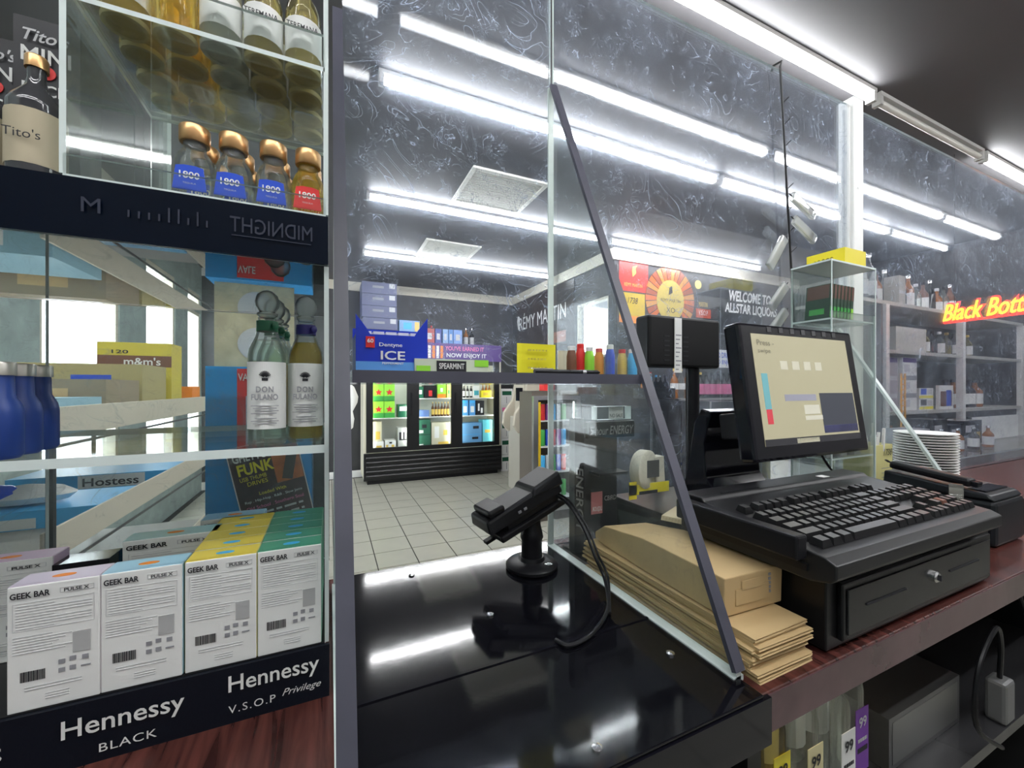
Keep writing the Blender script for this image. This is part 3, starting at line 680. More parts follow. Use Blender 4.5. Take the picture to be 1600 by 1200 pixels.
# ---- card terminal on a swivel stand
e = E('card_terminal', 'black card terminal on a swivel stand with round base', 'card reader', (.335, .655, CZ+.004))
bs = B().lathe([(.044, 0), (.047, .003), (.047, .008), (.043, .012), (.024, .016), (.022, .022)], 32).obj('round_base', BLACK, e, smooth=True)
B().lathe([(.007, 0), (.007, .0006)], 16, sy=.5).obj('oval_badge', SILVER, bs, (.018, -.03, .0142), (R(14), 0, R(-20)))
B().lathe([(.019, .018), (.0185, .05), (.021, .056), (.0195, .065), (.016, .08), (.016, .098)], 24).obj('swivel_neck', BLACK, e, smooth=True)
hd = bpy.data.objects.new('head_pivot', None)
Mh = Matrix.Translation((-.032, .004, .106)) @ Matrix.Rotation(R(8), 4, 'Z') @ Matrix.Rotation(R(-19), 4, 'Y')
def hb(name, x0, x1, y0, y1, z0, z1, m=BLACK, bev=.003, **k):
    return B().box(x0, x1, y0, y1, z0, z1, Mh).obj(name, m, e, bevel=bev, **k)
hb('bracket_plate', -.055, .095, -.034, .034, -.024, -.012); hb('bracket_prong', -.072, -.05, -.006, .006, -.026, -.02, bev=.001)
hb('adapter_block', -.035, .08, -.028, .028, -.012, .002)
b = B(); P = [(-.072, -.036, 0), (.09, -.034, .0), (-.072, .036, 0), (.09, .034, .0), (-.07, -.032, .024), (.088, -.03, .03), (-.07, .032, .024), (.088, .03, .03)]
b.hexa([Mh @ Vector(p) for p in P]).obj('terminal_body', BLACK, e, bevel=.005)
b = B(); P = [(.022, -.035, .02), (.094, -.036, .014), (.022, .035, .02), (.094, .036, .014), (.034, -.03, .034), (.094, -.032, .04), (.034, .03, .034), (.094, .032, .04)]
b.hexa([Mh @ Vector(p) for p in P]).obj('printer_hood', BLACK, e, bevel=.004)
hb('keypad_shroud', -.062, -.03, -.03, .03, .024, .036, bev=.004)
for k in range(2): hb('side_slot', -.012+.012*k, -.006+.012*k, -.0365, -.0345, .01, .014, INKG, 0)
c = E('terminal_cable', 'black cable drooping from the card terminal onto the tray', 'cable', (0, 0, 0))
pts = [PY(860, 770, .655), PY(885, 785, .62), PY(912, 825, .58), PY(930, 870, .55), PY(945, 905, .53)]
q = [Vector(p) for p in pts]+[PZ(950, 950, CZ+.01), PZ(925, 990, CZ+.008), PZ(890, 1008, CZ+.008), PZ(868, 1000, CZ+.008)]
def smoothp(P, k=6):
    P = [Vector(p) for p in P]; out = []
    for i in range(len(P)-1):
        a, b_, c_, d = P[max(i-1, 0)], P[i], P[i+1], P[min(i+2, len(P)-1)]
        for j in range(k):
            t = j/k; out.append(.5*((2*b_)+(c_-a)*t+(2*a-5*b_+4*c_-d)*t*t+(3*b_-a-3*c_+d)*t**3))
    return out+[P[-1]]
B().tube(smoothp(q), .0028, 8).obj('cord', BLACK, c, smooth=True)
q2 = [p+Vector((.006, 0, .002)) for p in pts]+[PZ(953, 958, CZ+.008), PZ(985, 985, CZ+.008), PZ(1000, 992, CZ+.008)]
B().tube(smoothp(q2[:-2]), .002, 8).obj('cord', BLACK, c, smooth=True)

# ---- energy shot stand right of the wing, on the counter
e = E('energy_stand', 'black embossed energy shot counter stand hung with merchandise', 'stand', (.485, .69, CZ))
EMB = mat('emboss', (.2, .2, .2), .25)
B().box(-.045, .07, -.05, .03, 0, .006).obj('foot_plate', BLACKG, e)
po = B().box(-.048, -.026, -.02, .0, .006, .27).obj('side_post', BLACK, e)
text('ENERGY', .13, .017, EMB, po, (-.037, -.0205, .11), rot=(R(90), R(90), 0), bold=.01, shear=.25)
sg = B().box(-.02, .10, -.022, -.012, .228, .262).obj('header_sign', BLACK, e, bevel=.002)
text('5-hour ENERGY', .11, .018, EMB, sg, (.04, -.023, .244), shear=.25, bold=.01)
B().box(-.026, .07, .0, .01, .006, .23).obj('back_board', mat('stand_back', (.03, .03, .035), .3), e)
B().box(.0, .07, -.035, .0, .155, .16).obj('tray_shelf', BLACK, e)
for (x, s, m, tt) in ((.004, .0, RED, 'LIQUOR'),):
    cd = B().box(x, x+.028, -.0016, 0, .07, .115).obj('red_card', mat('faded_red', (.55, .2, .2), .5), e)
    text('LIQUOR', .024, .011, PAPER, cd, (x+.014, -.002, .08), mirror=True, bold=.02)
text('CBIRD', .03, .01, PALE, e, (.052, -.0015, .1))
c = E('clear_tray_box', 'small clear box with a printed slip behind the plexiglass wing', 'box', (.455, .71, -.045))
c.location = (xat(960, .70), .70, H-.068+.0) ; 
B().prism([(-.045, 0), (.045, 0), (.045, .028), (-.045, .028)], 'y', 0, .02, side=1).obj('box_shell', [ACR, EDGE], c)
sl = B().box(-.008, .03, .008, .009, .002, .026).obj('slip', PAPER, c); text('NO SALE', .034, .008, INK, sl, (.011, .0075, .008))
e2 = E('wrapped_roll', 'white paper roll wrapped in clear film hanging on a yellow tag', 'roll', (xat(1008, .635), .635, zat(1008, 764, .635)))
B().lathe([(.012, 0), (.036, .0), (.039, .004), (.039, .022), (.034, .026), (.012, .026)], 28).obj('paper_roll', mat('roll_cream', (.72, .69, .58), .6), e2, (-.006, .013, .04), (R(90), 0, R(20)), smooth=True)
B().box(-.01, .022, -.016, -.0145, .026, .06).obj('core_window', mat('window_grey', (.09, .09, .09), .4), e2)
B().box(.022, .046, -.008, .012, .0, .062).obj('paper_side', mat('roll_cream2', (.74, .71, .6), .6), e2, rot=(0, R(-4), 0))
tg = B().box(-.05, .052, -.012, -.01, -.006, .014).box(-.05, -.032, -.012, -.01, -.014, .02).obj('yellow_tag', YEL, e2)
B().box(-.026, .02, -.0135, -.012, -.006, .0).obj('dark_stripe', INK, tg)
e = E('chocolate_bars', 'handful of small wrapped bars beside the paper roll', 'candy', (xat(965, .68), .68, CZ+.161)) if 0 else None

# ---- paper bags
def bagstack():
    BX0, BX1, BY0, BY1 = .436, .534, .30, .64
    z = CZ+.0005
    for k in range(12):
        dx, dy = random.uniform(-.005, .005), random.uniform(-.006, .006)
        t = .0034; rzz = random.uniform(-.02, .02)
        e = E('paper_bag', 'flat folded brown paper bag in the stack on the counter', 'bag', ((BX0+BX1)/2+dx, BY0+dy, z), rzz, 'stacked flat brown paper bags')
        w = (BX1-BX0)/2
        B().hexa([Vector(p) for p in ((-w, 0, 0), (w, 0, 0), (-w, .33, 0), (w, .33, 0), (-w, .001, t*.45), (w, .001, t*.45), (-w, .33, t*.45), (w, .33, t*.45))]).obj('lower_leaf', KRAFT, e)
        B().hexa([Vector(p) for p in ((-w+.002, .006, t*.45), (w-.002, .006, t*.45), (-w+.002, .33, t*.45), (w-.002, .33, t*.45), (-w+.002, .003, t*.6), (w-.002, .003, t*.6), (-w+.002, .33, t*.6), (w-.002, .33, t*.6))]).obj('gusset', KRAFTD, e)
        B().hexa([Vector(p) for p in ((-w, .002, t*.6), (w, .002, t*.6), (-w, .33, t*.6), (w, .33, t*.6), (-w, .0, t), (w, .0, t), (-w, .33, t), (w, .33, t))]).obj('upper_leaf', KRAFT, e)
        z += t+.0003
    return z
zt = bagstack()
e = E('paper_bag', 'opened brown paper bag lying on its side on the bag stack', 'bag', (.4925, .345, zt), R(-2))
b = B()
P0 = [(-.05, 0, .001), (.056, .0, .001), (.058, .0, .049), (-.048, .0, .0495)]          # bottom of the bag faces the cashier
P1 = [(-.052, .15, .001), (.05, .15, .001), (.05, .15, .0465), (-.05, .15, .049)]
P2 = [(-.05, .25, .001), (.048, .25, .001), (.046, .25, .03), (-.05, .25, .036)]
P3 = [(-.045, .285, .002), (.045, .285, .002), (.044, .285, .012), (-.045, .285, .014)]
rings = [[b.bm.verts.new(Vector(p)) for p in q_] for q_ in (P0, P1, P2, P3)]
for i in range(3):
    for k in range(4): b._f([rings[i][k], rings[i][(k+1) % 4], rings[i+1][(k+1) % 4], rings[i+1][k]])
b._f(rings[0][::-1]); b._f(rings[3])
b.obj('bag_body', KRAFT, e, bevel=.0015)
B().box(-.03, .03, -.0012, 0, .012, .032).box(-.02, .02, -.0018, -.0012, .03, .042).obj('bottom_fold', KRAFT, e, bevel=.0004)
b = B()
for k in range(5): b.box(.03, .034, -.001, 0, .018+.0055*k, .0215+.0055*k)
b.obj('stamp', INKG, e)

# ================================================================ REGISTER
DX0, DX1, DYF, DYB = .56, 1.03, .292, .715
DZ = -.233
dr = E('cash_till', 'black steel cash drawer with keyed front under the keyboard', 'cash drawer', (DX0, DYF, CZ))
dw, dd, dh = DX1-DX0, DYB-DYF, DZ-CZ
DRM = mat('drawer_steel', (.009, .009, .01), .28, bump=.1, vs=500, spec=.35)
B().box(0, dw, .004, dd, .003, dh).obj('case_body', DRM, dr, bevel=.002)
for x in (.02, dw-.03):
    for y in (.03, dd-.03): B().lathe([(.008, 0), (.008, .004)], 10, (x, y, 0)).obj('rubber_foot', BLACK, dr)
fr = B().box(.022, dw-.016, -.003, .004, .013, dh-.012).obj('drawer_front', DRM, dr, bevel=.002)
B().box(.03, dw-.024, -.005, -.003, .020, dh-.02).obj('raised_panel', mat('drawer_face', (.016, .016, .017), .25, spec=.4), fr, bevel=.0018)
for a in (.07, dw-.17): B().box(a, a+.1, -.0062, -.005, .05, .0525).obj('slot', INK, fr)
lk = B().lathe([(.008, 0), (.008, .004), (.0062, .006)], 20).obj('lock', SILVER, dr, (dw*.53, -.005, dh*.55), (R(90), 0, 0), smooth=True)
B().box(-.0012, .0012, -.004, .004, .006, .009).obj('keyhole', INK, lk)

KX, KY, KZ = .528, .268, DZ
kb = E('keyboard', 'wide black register keyboard with card slot on the cash drawer', 'keyboard', (KX, KY, KZ))
KW, KD = .458, .225
prof = [(.03, .0), (KD, 0), (KD, .062), (.185, .062), (.178, .056), (.012, .034), (0, .028), (0, .012), (.006, .006)]
KBM = mat('keyboard_case', (.014, .014, .015), .32, spec=.4)
B().prism(prof, 'x', 0, KW, ).obj('case_body', KBM, kb, bevel=.002)
B().box(-.022, -.002, .03, KD-.01, .026, .056).obj('card_reader_rail', BLACK, kb, bevel=.003)
B().box(-.004, .0, .03, KD-.01, .012, .02).obj('card_slot', BLACK, kb)
B().box(.03, .045, .03, .045, -.0, .006).obj('foot', BLACK, kb)
slope = math.atan2(.022, .166); KMX = Matrix.Translation((0, .012, .034)) @ Matrix.Rotation(slope, 4, 'X')
KM = {}
KTOP = mat('key_top_lit', (.055, .055, .056), .3)  # lighter grey paints in the light that the key tops reflect
def key(cx, cy, w=.0165, d=.0165, m=KEYM, h=.0085):
    k = (round(w, 4), round(d, 4))
    if k not in KM:
        bb = B().hexa([Vector(p) for p in ((-w/2, -d/2, 0), (w/2, -d/2, 0), (-w/2, d/2, 0), (w/2, d/2, 0), (-w/2+.003, -d/2+.0035, h), (w/2-.003, -d/2+.0035, h), (-w/2+.003, d/2-.0015, h), (w/2-.003, d/2-.0015, h))])
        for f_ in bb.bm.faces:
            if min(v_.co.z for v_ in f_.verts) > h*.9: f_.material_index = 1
        KM[k] = bb.mesh('key')
    me = KM[k]
    if me.materials and me.materials[0] != m: me = me.copy(); me.materials.clear()
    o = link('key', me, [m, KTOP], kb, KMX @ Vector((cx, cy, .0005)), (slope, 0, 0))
    return o
x0, y0, p = .02, .022, .0187
rows = [[1.25, 1.25, 1.25, 6, 1.25, 1.25, 1.25, 1.5], [2.25]+[1]*10+[2.75], [1.75]+[1]*11+[2.25], [1.5]+[1]*12+[1.5], [1]*13+[2]]
for r_, rw in enumerate(rows):
    x = x0
    for wk in rw:
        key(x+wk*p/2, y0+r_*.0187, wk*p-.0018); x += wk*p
xf = x0
for g in range(4):
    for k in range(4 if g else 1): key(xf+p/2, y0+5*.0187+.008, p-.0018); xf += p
    xf += p*.55
xn = x0+15.35*p
for r_ in range(5):
    for k in range(3):
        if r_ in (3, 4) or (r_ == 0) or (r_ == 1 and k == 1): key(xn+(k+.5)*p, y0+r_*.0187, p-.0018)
xm = xn+3.3*p
LG = mat('keycap_sheen', (.03, .03, .033), .3)
for r_ in range(5):
    for k in range(4):
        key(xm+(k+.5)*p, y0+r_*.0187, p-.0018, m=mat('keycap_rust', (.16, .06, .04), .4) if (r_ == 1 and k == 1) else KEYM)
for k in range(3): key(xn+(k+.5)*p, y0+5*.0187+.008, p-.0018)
B().box(.33, .35, .19, .204, .062, .0626).obj('sticker', PAPER, kb)
B().box(.05, .14, .187, .191, .0622, .0632).obj('vent_slot', BLACK, kb)

# monitor
mo = E('register_monitor', 'black touch screen register monitor on a curved stand', 'monitor', (.86, .585, DZ))
MW, MH = .352, .248
B().prism([(-.08, 0), (.06, 0), (.06, .012), (.055, .03), (.045, .075), (.03, .16), (.012, .19), (-.012, .185), (.005, .12), (-.002, .05), (-.03, .02), (-.08, .014)], 'x', -.165, .0).obj('curved_stand', BLACKG, mo, bevel=.003)
tilt = R(8)
MT = Matrix.Translation((-.026, -.132, .105)) @ Matrix.Rotation(-tilt, 4, 'X')
def mb(name, x0, x1, y0, y1, z0, z1, m, bev=0, parent=mo): return B().box(x0, x1, y0, y1, z0, z1, MT).obj(name, m, parent, bevel=bev)
mb('display_housing', -MW/2, MW/2, 0, .032, 0, MH, BLACKG, .006)
mb('rear_hinge', -.13, -.01, .032, .10, .04, .09, BLACK, .004)
SCRM = mat('screen_glow', (.2, .19, .13), .12, em=.22, emc=(.7, .64, .42))
sc = mb('screen', -.147, .147, -.0006, .0005, .026, .228, SCRM)
def sp(name, a, b_, c_, d_, colr, em=.18):
    m = mat('scr_%s_%.2f%.2f' % (name, a, c_), colr, .15, em=em)
    return mb(name, -.147+a*.294, -.147+b_*.294, -.0012, -.0006, .03+c_*.202, .03+d_*.202, m, parent=sc)
sp('window_panel', .60, .985, .06, .44, (.05, .055, .07), .2); sp('window_bar', .60, .985, .06, .13, (.1, .1, .25), .2)
sp('status_bar_teal', .045, .10, .30, .62, (.15, .38, .42)); sp('status_bar_red', .05, .10, .17, .30, (.6, .06, .08))
sp('input_field', .24, .56, .37, .43, (.3, .3, .36)); sp('light_tile', .42, .58, .245, .33, (.6, .58, .48)); sp('light_tile', .42, .6, .19, .23, (.6, .58, .48))
sp('task_bar', .0, 1.0, -.02, .04, (.03, .03, .035), .2); sp('search_box', .3, .53, -.012, .03, (.6, .57, .42))
SK = mat('screen_ink', (.12, .11, .08), .4)
for (s, a, c_, w_, h_) in (('Press -', .12, .9, .16, .05), ('swipe', .1, .82, .12, .05)):
    o = text(s, w_*.294, h_*.202, SK, sc, MT @ Vector((-.147+a*.294, -.0014, .03+c_*.202)), rot=(R(90)-tilt, 0, 0))
for k in range(4):
    mb('icon', -.147+(.24+.12*k)*.294, -.147+(.31+.12*k)*.294, -.0012, -.0006, .03+.66*.202, .03+.74*.202, mat('scr_icon', (.5, .48, .38), .2, em=.25), parent=sc)
for k in range(7): mb('indicator', -.1+.034*k, -.088+.034*k, -.0008, .0005, .233, .243, mat('indicator_grey', (.06, .06, .065), .2))  # row of small dark grey indicators along the top bezel
c = E('monitor_cable', 'thin black cable hanging under the monitor', 'cable', (0, 0, 0))
B().tube(smoothp([PY(1280, 705, .55), PY(1300, 735, .55), PY(1325, 750, .53), PY(1332, 768, .50)]), .0025, 8).obj('cord', BLACK, c, smooth=True)

# pole display (back view) behind the keyboard
e = E('customer_display', 'black customer pole display seen from behind', 'display', (.80, .69, DZ))
PYd = .69; zt_, zb_ = zat(1060, 498, PYd)-DZ, zat(1060, 575, PYd)-DZ
xa, xb = xat(1003, PYd)-.80, xat(1113, PYd)-.80
B().lathe([(.05, 0), (.05, .006), (.022, .012)], 24).obj('base_plate', BLACK, e, (.0, 0, 0), smooth=True) if 0 else None
xp = xat(1082, PYd)-.80
B().tube([(xp, 0, .0), (xp, 0, zb_)], .015, 16).obj('pole', BLACK, e, smooth=True)
B().lathe([(.022, 0), (.022, .006), (.017, .012)], 24, (xp, -.0, 0)).obj('base_plate', BLACK, e, smooth=True)
B().box(xa, xb, -.022, .022, zb_, zt_).obj('display_housing', mat('matte_black', (.009, .009, .01), .45, spec=.3), e, bevel=.006)
for sx in (0, 1):
    for k in range(6):
        a = xa+(.042 if sx == 0 else .098); z = zb_+.014+k*.0105
        B().box(a, a+.016, -.0228, -.0218, z, z+.003).obj('vent_slot', INK, e)
lb = B().box(xa+.071, xa+.092, -.0245, -.0232, zb_-.012, zt_-.004).obj('paper_strip', PAPER, e)
for k in range(9): B().box(xa+.074, xa+.074+.008+.004*(k % 3), -.0250, -.0244, zb_-.006+k*.0095, zb_-.0035+k*.0095).obj('printed_line', INKG, lb)

# lighter tray
lt = E('lighter_tray', 'black tray holding lighters behind the wing', 'tray', (xat(1042, .76), .80, zat(1042, 622, .80)))
B().box(-.05, .045, -.02, .02, 0, .004).box(-.05, .045, -.022, -.02, 0, .026).box(-.05, .045, .02, .022, 0, .026).box(-.052, -.05, -.022, .022, 0, .026).box(.045, .047, -.022, .022, 0, .026).obj('tray_body', BLACK, lt)
B().tube([(0, .0, 0), (0, .0, CZ-zat(1042, 622, .80))], .012, 10).obj('support_post', BLACK, lt)
lt2 = lt.location
for k, (m, n_) in enumerate(((ORA, 'orange'), (SKY, 'sky blue'))):
    l_ = E('lighter', '%s disposable lighter standing in the black tray' % n_, 'lighter', (lt2.x-.036+.019*k, lt2.y, lt2.z-H+.004), (0, R(-4), 0))
    B().box(-.007, .007, -.005, .005, 0, .052).obj('lighter_body', m, l_, bevel=.003)
    B().box(-.006, .006, -.0045, .0045, .052, .06).obj('metal_hood', SILVER, l_, bevel=.001); B().box(-.001, .006, -.004, .004, .06, .063).obj('button', RED, l_)
for k, m in enumerate((SKY, SILVER, BLACK)):
    bottle('liquor_sample', '%s striped sample bottle with %s cap standing in the lighter tray' % ('black', ('blue', 'silver', 'black')[k]), (lt2.x+.003+.0155*k, lt2.y, lt2.z-H+.004), .056, .0072, BLACKG, m, PALE, n=10, lz=(.15, .3))

# clip strip hanging on the partition
cs = E('clip_strip', 'black hanging clip strip hooked over the plexiglass top edge', 'clip strip', (0, 0, 0))
pt_, pb_ = PY(1219, 104, .725), PY(1241, 510, .725)
B().tube([pt_+Vector((-.005, .02, .0)), pt_+Vector((-.005, .018, .012)), pt_+Vector((0, -.004, .012)), pt_, pb_], .0032, 8).obj('strip', BLACK, cs, smooth=True)
for k in range(11):
    p_ = pt_.lerp(pb_, .14+k*.082)
    B().tube([p_, p_+Vector((.016, -.008, .018))], .0013, 6).obj('clip', BLACK, cs)
PK = clear('blister', (.97, .98, .97), 1.0, .05, haze=.28, hazec=(.9, .92, .9))
for k, (u, v, u2, v2) in enumerate(((1237, 306, 1272, 338), (1240, 342, 1273, 376), (1226, 372, 1202, 418), (1228, 446, 1204, 482), (1228, 486, 1207, 516))):
    a, b_ = PY(u, v, .70), PY(u2, v2, .70)
    d = b_-a; L = d.length; t = d.normalized(); nn = Vector((-t.z, 0, t.x))
    pk = E('blister_pack', 'clear plastic blister pack clipped to the hanging strip', 'pack', a, (0, 0, 0), 'blister packs on the clip strip')
    M = Matrix(((t.x, nn.x, 0, 0), (0, 0, 1, 0), (t.z, nn.z, 0, 0), (0, 0, 0, 1)))
    B().box(0, L, -.014, .014, -.006, .006, M).obj('plastic_shell', PK, pk, bevel=.004)
    B().box(L*.08, L*.8, -.009, .002, -.003, .003, M).obj('white_item', PAPER, pk, bevel=.002)
    B().box(L*.7, L*.88, -.006, .008, -.004, .004, M).obj('item_tip', (INKG if k == 1 else PALE), pk)
    B().tube([(0, 0, 0), (-t.x*.012, 0, -t.z*.012)], .0015, 6).obj('hang_hook', BLACK, pk)

# ---- right of the register
e = E('gum_case', 'clear acrylic tiered case holding gum packs behind the monitor', 'case', (1.06, .55, CZ))
ct = .30-CZ; cm = .16-CZ
B().prism([(0, 0), (.19, 0), (.19, .09), (0, .09)], 'z', ct-.004, ct, side=1).obj('top_sheet', [mat('milky_acrylic', (.7, .69, .62), .3), EDGE], e)
for z in (.0, .16, cm): B().prism([(.003, .003), (.187, .003), (.187, .087), (.003, .087)], 'z', z, z+.004, side=1).obj('tier_sheet', [ACR, EDGE], e)
for x in (0, .187): B().prism([(0, 0), (.09, 0), (.09, ct-.004), (0, ct-.004)], 'x', x, x+.003, side=1).obj('side_sheet', [ACR, EDGE], e)
B().prism([(.003, 0), (.187, 0), (.187, ct-.004), (.003, ct-.004)], 'y', .087, .09, side=1).obj('back_sheet', [ACR, EDGE], e)
B().prism([(.003, 0), (.187, 0), (.187, cm+.02), (.003, cm+.02)], 'y', 0, .003, side=1).obj('front_sheet', [ACR, EDGE], e)
for x in (0, .187): B().box(x, x+.003, -.001, .0, 0, ct).obj('corner_edge', EDGE, e)
for k in range(7):
    g = E('gum_pack', 'dark green gum pack leaning in the clear case', 'pack', (1.075+.0145*k, .562, cm+CZ+.0042), (0, R(6), 0), 'gum packs in the clear case')
    B().box(0, .011, 0, .055, 0, .085).obj('wrapper', mat('gum_dark', (.02, .06, .035), .3), g, bevel=.001)
    B().box(-.0004, .0, .003, .052, .05, .083).box(.001, .010, -.0004, 0, .05, .083).obj('brown_band', mat('gum_brown', (.12, .05, .035), .35), g)
    B().box(-.0006, .0, .012, .045, .012, .026).box(.001, .010, -.0006, 0, .004, .03).obj('lime_band', GRN if k < 6 else LIME, g)
for k in range(5):
    case('cigar_pack', 'small dark pack on the lower tier of the clear case', 'pack', 1.07+.03*k, 1.095+.03*k, .565, .05, .16+CZ+.0045, .16+CZ+.085, BLACK if k % 2 else mat('pack_grey', (.3, .3, .3), .4), prints=[(.1, .9, .5, .8, PALE)], group='small packs on the lower tier of the clear case')
e = case('incense_carton', 'bright yellow open carton on top of the clear case', 'box', 1.12, 1.21, .552, .085, .3003, .336, YEL)
B().tube(smoothp([(-.0454, .025+.0035*k, .017+.0025*math.sin(k*2.3)) for k in range(13)], 4), .0006, 6).obj('dark_script', INK, e)
e = E('straw_box', 'pale yellow printed carton holding white straws', 'box', (1.335, .575, CZ))
PY_ = mat('pale_yellow_card', (.62, .58, .25), .5)
B().box(-.056, .056, 0, .003, 0, .178).box(-.056, .056, .057, .06, 0, .178).box(-.056, -.053, .003, .057, 0, .178).box(.053, .056, .003, .057, 0, .178).box(-.053, .053, .003, .057, 0, .003).obj('carton', PY_, e)
text('1738', .042, .017, INK, e, (.03, -.001, .158), shear=.3)
b = B()
for k in range(6): b.box(.002, .05, -.0006, 0, .115-.012*k, .1165-.012*k)
b.obj('fine_print', INKG, e, kind='stuff')
for k in range(9):
    s_ = E('paper_straw', 'white wrapped straw standing in the yellow carton', 'straw', (1.295+.0095*k, .585+.004*(k % 3)*2, CZ+.0035), (R(random.uniform(-3, 3)), R(random.uniform(-5, 5)), 0), 'white straws in the yellow carton')
    B().box(-.004, .004, -.0025, .0025, 0, .195+.012*((k*5) % 4)).obj('wrapper', PAPER, s_, bevel=.0008); B().box(-.0042, .0042, -.0008, .0008, .18, .2).obj('crimped_end', PALE, s_)
PL = B().lathe([(.03, 0), (.048, .001), (.068, .0055), (.0715, .007), (.0712, .0085), (.047, .0035), (.001, .003)], 32).mesh('plate_body')
PLB = B().lathe([(.0305, 0), (.0305, .0003), (.029, .0005)], 24).mesh('foot_ring')
for k in range(25):
    pl = E('plate', 'white disposable plate in the tall stack beside the printer', 'plate', (1.64, .6, CZ+.0005+k*.0078), 0, 'stacked white plates')
    link('plate_body', PL, PAPER, pl, smooth=True); link('foot_ring', PLB, PALE, pl)
pr = E('receipt_printer', 'black receipt printer at the end of the register', 'printer', (1.24, .345, CZ))
PRM = mat('printer_plastic', (.012, .014, .017), .35, spec=.35)
B().box(0, .15, 0, .19, .002, .095).obj('lower_body', PRM, pr, bevel=.008)
B().hexa([Vector(p) for p in ((.002, .002, .096), (.148, .002, .096), (.002, .188, .096), (.148, .188, .096), (.004, .012, .108), (.146, .012, .108), (.004, .186, .128), (.146, .186, .128))]).obj('lid', PRM, pr, bevel=.004)
B().box(.02, .13, .02, .05, .108, .1125).obj('paper_slot', BLACKG, pr, bevel=.001); B().box(.04, .1, .06, .085, .112, .1175).obj('receipt_paper', PAPER, pr)
for k in range(3): B().box(.122, .134, .002+.0, .004, .05+.012*k, .056+.012*k).obj('status_light', INKG, pr)
s_ = E('barcode_wand', 'long black scanner wand lying on the printer lid', 'scanner', (1.262, .385, CZ+.116), (R(7.5), 0, 0))
B().box(-.016, .016, 0, .14, .0, .018).obj('wand_body', BLACK, s_, bevel=.006); B().box(-.012, .012, -.01, .002, .003, .014).obj('scan_tip', BLACKG, s_, bevel=.002)
B().tube(smoothp([(0, .14, .01), (.0, .15, .014), (.012, .158, .012), (.03, .16, .006)]), .0022, 8).obj('cord', BLACK, s_, smooth=True)
t_ = E('tape_dispenser', 'black tape dispenser with a clear roll and green cutter in front of the printer', 'tape dispenser', (1.115, .345, CZ), R(20))
B().hexa([Vector(p) for p in ((0, 0, 0), (.1, 0, 0), (0, .03, 0), (.1, .03, 0), (.01, 0, .05), (.09, 0, .085), (.01, .03, .05), (.09, .03, .085))]).obj('base', BLACK, t_, bevel=.006)
B().lathe([(.012, 0), (.034, 0), (.034, .02), (.012, .02)], 24).obj('tape_roll', clear('tape_clear', (.9, .9, .84), 1, .1, haze=.25, hazec=(.8, .8, .72)), t_, (.075, .025, .098), (R(90), 0, 0), smooth=True)
B().box(.0, .03, .004, .026, .05, .062).obj('green_cutter', mat('cutter_green', (.05, .5, .12), .4), t_, bevel=.002)
p_ = E('card_sleeve', 'folded order pad lying behind the keyboard beside the stand', 'pad', (.585, .50, DZ), R(25))
for k in range(4): B().box(-.03+.001*k, .045, -.06, .06, .002*k+.0002, .002*k+.0016).obj('sheet', mat('pad_cream', (.62, .53, .36), .7), p_)
B().tube(smoothp([(.005+.006*math.sin(k*2.1), -.03+.006*k, .0081) for k in range(9)], 4), .0006, 6).obj('pen_scribble', INK, p_)

# under the counter: bottles with 99 labels, clutter
UZ = CZ-.32
for k, (x, y, lab, lm, ll) in enumerate(((.545, .36, 'clear flat bottle with yellow label on the shelf under the counter', YEL, LGLASS), (.60, .35, 'clear flat bottle with cream label on the shelf under the counter', mat('cream_label', (.7, .62, .35), .5), CGLASS), (.668, .345, 'clear flat bottle with white label on the shelf under the counter', PAPER, CGLASS), (.735, .36, 'clear flat bottle with purple label on the shelf under the counter', mat('violet_label', (.16, .02, .35), .4), CGLASS))):
    e = E('flask_bottle', lab, 'bottle', (x, y, UZ+.0005))
    B().lathe([(.022, 0), (.027, .003), (.027, .185), (.024, .2), (.012, .212), (.011, .222)], 20, sy=.7).obj('glass_body', ll, e, smooth=True)
    B().lathe([(.0135, .222), (.0135, .25), (.012, .252)], 16).obj('cap', BLACK, e, smooth=True)
    lb = B().box(-.017, .017, -.0203, -.0195, .07, .165).obj('paper_label', lm, e)
    text('99', .02, .016, INK if k != 3 else PALE, lb, (0, -.0208, .145), bold=.02); bars(INK if k != 3 else PALE, lb, 0, .118, .024, -.0204, 1, .01, .005); B().box(-.013, .013, -.0208, -.0203, .1, .107).obj('stripe', INK, lb)
e = E('under_counter_light', 'warm light strip fixed under the counter above the flat bottles', 'light', (.5, .40, CZ-.0452))
B().box(0, .3, 0, .016, -.006, 0).obj('channel', SILVER, e); B().box(.004, .296, .002, .014, -.009, -.006).obj('diffuser', mat('warm_led', (1, .9, .7), .4, em=7, emc=(1, .86, .6)), e)
for k in range(5): bottle('spirit_bottle', 'spirit bottle standing in the second row under the counter', (.535+.07*k, .46, UZ+.0005), .24, .03, (AMBER, CGLASS, YGLASS, CGLASS, BGLASS)[k], BLACK, PAPER, group='second row bottles under the counter')
e = E('power_adapter', 'pale power adapter hanging by its cable under the counter', 'adapter', (1.2, .33, UZ+.0005))
B().box(-.03, .03, -.02, .02, 0, .13).obj('adapter_body', PALE, e, bevel=.006, rot=(0, R(-25), 0)) if 0 else B().box(-.022, .022, -.015, .015, .0, .08).obj('adapter_body', mat('adapter_grey', (.13, .13, .13), .4), e, bevel=.006)
B().tube(smoothp([(0, 0, .08), (-.03, -.01, .16), (-.09, -.02, .21), (-.16, -.02, .16), (-.17, -.02, .06), (-.1, -.03, .004)]), .004, 8).obj('cord', BLACK, e, smooth=True)
